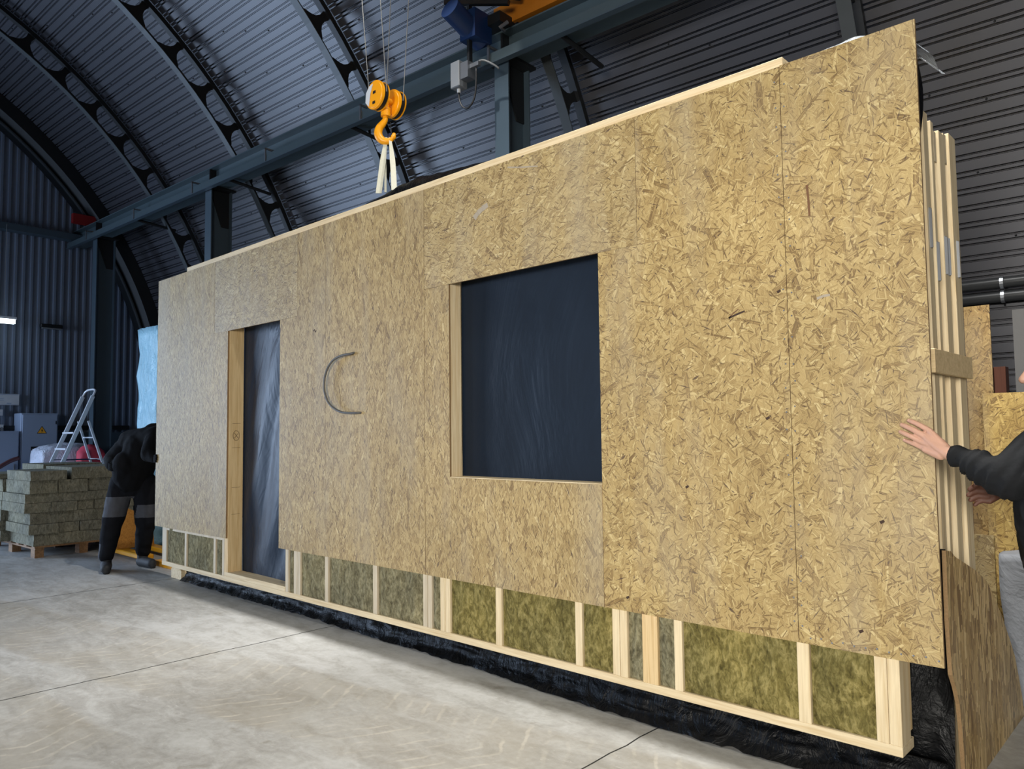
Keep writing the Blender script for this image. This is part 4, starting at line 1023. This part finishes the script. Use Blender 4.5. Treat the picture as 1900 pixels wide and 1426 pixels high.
# right hand, lower and further back
kr = [(-.715, 3.47, 1.215), (-.718, 3.478, 1.195), (-.715, 3.486, 1.175), (-.708, 3.49, 1.158)]
tr = [(-.765, 3.44, 1.205), (-.772, 3.45, 1.182), (-.768, 3.46, 1.162), (-.755, 3.468, 1.143)]
hr = MB(); hand(hr, (-.665, 3.52, 1.198), kr, tr, [(-.004, 0, .008)] * 4, [(V((-.68, 3.50, 1.21)), V((-.715, 3.46, 1.232)), .013, .011), (V((-.715, 3.46, 1.232)), V((-.745, 3.44, 1.222)), .011, .009)])
for h_ in (hb, hr): 
    o_ = len(body.v); body.v += h_.v; body.f += [tuple(i + o_ for i in f) for f in h_.f]; body.mi += h_.mi
remesh(body, 'body', ['skin', 'skin_brown'], W, .0032, 3, matfn=lambda c: 1 if (c.y > 3.40 and c.z < 1.30 and c.x < -.6) else 0)
face_bits(pt, W)
nl = MB()
for k, q, dy in zip(kn, tp, (0, 0, 0, 0)):
    d = (V(q) - V(k)).normalized(); c = V(q) - d * .002 + V((0, -.0072, .002)); nl.ball(c, (.0052, .0015, .0042), 8, 6)
nl.build('fingernail', 'nail_pink', W, smooth=True, kind='stuff')
m_ = MB(); m_.ball(pt(0, -.018, .045), .099, 16, 12); m_.ball(pt(0, -.035, .0), .085, 14, 10); m_ = remesh(m_, 'hair', 'hair_dark', W, .006, 2, .002, 60)
jk = MB()
jk.capsule(pel + V((0, 0, -.02)), che, .175, .17); jk.capsule(che, (shL + shR) / 2 + V((0, 0, -.03)), .165, .10); jk.capsule(shL + V((.0, .03, -.01)), shR + V((0, -.03, -.01)), .078, .078)
jk.capsule(pel + V((-.03, -.04, -.02)), che + V((-.03, -.05, -.02)), .165, .14)
jk.capsule(shL, elL + V((.01, 0, 0)), .084, .073); jk.capsule(elL, elL + (wrL - elL) * .55, .071, .050); jk.capsule(elL + (wrL - elL) * .5, wrL + V((.016, 0, -.008)), .052, .036)
jk.capsule(elL + V((.03, 0, -.015)), elL + V((.11, .01, .02)), .060, .062)
jk.capsule(shR, elR, .080, .062); jk.capsule(elR, wrR + (elR - wrR) * .15, .060, .040)
jk.capsule(nek + V((0, 0, -.02)), nek + V((0, 0, .02)), .078, .072)
dirf = (wrL - elL).normalized()
def fold(p):
    t = (p - elL).dot(dirf); return V((t * 1.9, p.y * .7, p.z * .5 + t)) if p.y < 3.33 and p.x < -.5 else p
remesh(jk, 'jacket', 'jacket_black', W, .007, 2, .0105, 12, folds=fold)
c0 = wrL + V((.018, -.000, -.008)); MB().tube([c0 - dirf * .028, c0 - dirf * .02, c0 + dirf * .010, c0 + dirf * .014], lambda q: .036 if 0.1 < q < .9 else .033, 18).build('cuff', 'jacket_deep', W, smooth=True)
tr_ = MB(); tr_.capsule(pel + V((0, 0, -.05)), pel + V((0, 0, .04)), .145, .14)
for a, b, c in ((hipL, knL, anL), (hipR, knR, anR)): tr_.capsule(a, b, .105, .078); tr_.capsule(b, c + V((0, 0, .02)), .076, .066)
remesh(tr_, 'trousers', 'trousers_dark', W, .009, 3, .006, 9)
for a in (anL, anR):
    bt = MB(); bt.capsule(a + V((.02, 0, .02)), a + V((.0, 0, -.03)), .055, .052); bt.capsule(a + V((-.01, 0, -.04)), a + V((-.15, 0, -.05)), .050, .040); bt.box((a.x - .19, a.y - .045, 0), (a.x + .06, a.y + .045, .03))
    remesh(bt, 'boot', 'boot_black', W, .008, 2)

# ---- worker at the left end, bending behind the panel
W2 = thing('person', (-9.0, 3.3, 0), 'person in dark work clothes bending behind the left end of the panel, head hidden', 'person')
pel = V((-8.93, 3.34, .99)); che = V((-8.84, 3.42, 1.34)); nek = V((-8.80, 3.54, 1.50)); hdc = V((-8.74, 3.68, 1.52))
shA = V((-9.01, 3.34, 1.40)); elA = V((-9.20, 3.22, 1.20)); wrA = V((-8.98, 3.13, 1.14))
shB = V((-8.60, 3.47, 1.44)); elB = V((-8.42, 3.32, 1.27)); wrB = V((-8.27, 3.335, 1.22))
hA = V((-9.00, 3.26, .94)); hB = V((-8.86, 3.45, .94)); kA = V((-9.03, 3.18, .53)); kB = V((-8.90, 3.48, .50)); aA = V((-9.03, 3.12, .10)); aB = V((-9.02, 3.50, .10))
body = MB(); body.capsule(pel, che, .12, .13); body.capsule(che, nek, .12, .055); body.capsule(nek, hdc + V((0, -.05, -.02)), .055, .055); body.capsule(shA, shB, .055, .055)
pt = head(body, hdc, (.25, .9, -.35))
for a, b, r0, r1 in ((shA, elA, .05, .04), (elA, wrA, .040, .028), (shB, elB, .05, .04), (elB, wrB, .04, .028), (hA, kA, .08, .052), (kA, aA, .052, .036), (hB, kB, .08, .052), (kB, aB, .052, .036)): body.capsule(a, b, r0, r1)
for a, dr in ((aA, V((.12, -.02, -.05))), (aB, V((.12, .01, -.05)))): body.capsule(a, a + dr, .035, .028)
h_ = MB()
hand(h_, wrB, [(-8.235, 3.30, 1.25), (-8.230, 3.295, 1.23), (-8.230, 3.295, 1.21), (-8.235, 3.298, 1.19)], [(-8.165, 3.288, 1.262), (-8.155, 3.288, 1.238), (-8.158, 3.288, 1.212), (-8.170, 3.288, 1.190)], [(0, -.004, 0)] * 4, [(V((-8.25, 3.33, 1.25)), V((-8.225, 3.345, 1.285)), .013, .011)])
hand(h_, wrA, [(-8.95, 3.10, 1.16), (-8.94, 3.10, 1.14), (-8.94, 3.10, 1.12), (-8.95, 3.10, 1.10)], [(-8.89, 3.12, 1.15), (-8.885, 3.12, 1.13), (-8.885, 3.12, 1.11), (-8.895, 3.12, 1.09)], [(0, -.006, 0)] * 4, [(V((-8.96, 3.11, 1.16)), V((-8.92, 3.13, 1.18)), .013, .011)])
o_ = len(body.v); body.v += h_.v; body.f += [tuple(i + o_ for i in f) for f in h_.f]; body.mi += h_.mi
remesh(body, 'body', ['skin', 'jacket_deep'], W2, .0055, 2, matfn=lambda c: 0 if c.z > 1.40 else 1)
face_bits(pt, W2)
m_ = MB(); m_.ball(pt(0, -.02, .04), .103, 16, 12); remesh(m_, 'hair', 'hair_dark', W2, .008, 2)
jk = MB(); jk.capsule(pel + V((0, 0, .0)), che, .19, .20); jk.capsule(che, (shA + shB) / 2 + V((0, .03, 0)), .20, .14); jk.capsule(shA, shB, .13, .13); jk.capsule(pel + V((0, -.06, .02)), pel + V((.05, -.08, .16)), .14, .15); jk.capsule(nek + V((0, -.04, 0)), nek + V((0, .06, .02)), .10, .085)
jk.capsule(shA, elA, .115, .088); jk.capsule(elA, wrA, .082, .055); jk.capsule(shB, elB, .12, .09); jk.capsule(elB, wrB + (elB - wrB) * .12, .085, .055)
remesh(jk, 'jacket', ['jacket_deep', 'grey_patch_and_light'], W2, .012, 4, .005, 8, matfn=lambda c: 1 if (c.x < -9.20 and c.z < 1.24) else 0)  # elbow grey is light on the sleeve, put into the colour
tr_ = MB(); tr_.capsule(pel + V((0, 0, -.06)), pel + V((0, 0, .04)), .15, .14)
for a, b, c in ((hA, kA, aA), (hB, kB, aB)): tr_.capsule(a, b, .128, .108); tr_.capsule(b, c + V((0, 0, .07)), .104, .078)
def patch_and_light(c):
    if c.y < 3.335 and .58 < c.z < .80: return 1
    if c.y > 3.36 and .56 < c.z < .70 and c.y < 3.56: return 1
    if c.y < 3.2 and c.z < .30 and c.x < -9.02: return 1  # grey on the lower leg is a painted highlight, not a cloth patch
    return 0
remesh(tr_, 'trousers', ['trousers_deep', 'grey_patch_and_light'], W2, .012, 3, .007, 8, matfn=patch_and_light)
for a, dr in ((aA, V((1, -.35, 0)).normalized()), (aB, V((1, .05, 0)).normalized())):
    bt = MB(); bt.capsule(a + V((0, 0, .02)), a + V((0, 0, -.03)), .058, .055); b_ = V((a.x, a.y, .052)); bt.capsule(b_ - dr * .02, b_ + dr * .23, .062, .052); bt.capsule(V((a.x, a.y, .026)) - dr * .06, V((a.x, a.y, .026)) + dr * .25, .036, .034)
    remesh(bt, 'boot', 'boot_black', W2, .010, 2)
# hanging lamps above (outside the view), so each light has its fixture
for i, (x, y, p) in enumerate(LAMPS):
    t = thing('high_bay_lamp', (x, y, 6.6), '%s round high bay lamp hanging %s, above the picture' % (('right', 'left')[i % 2], 'over the timber panel' if y > 3 else 'over the floor in front'), 'lamp', 'high bay lamps above the hall')
    zt_ = 6.60 if y > 3 else 6.65
    MB().tube([(x, y, zt_ + .0), (x, y, zt_ + .03), (x, y, zt_ + .18)], .27, 24).build('housing', 'black_steel', t)
    MB().tube([(x, y, zt_ + .18), (x, y, 8.2)], .006, 6).build('wire', 'steel_rope', t)
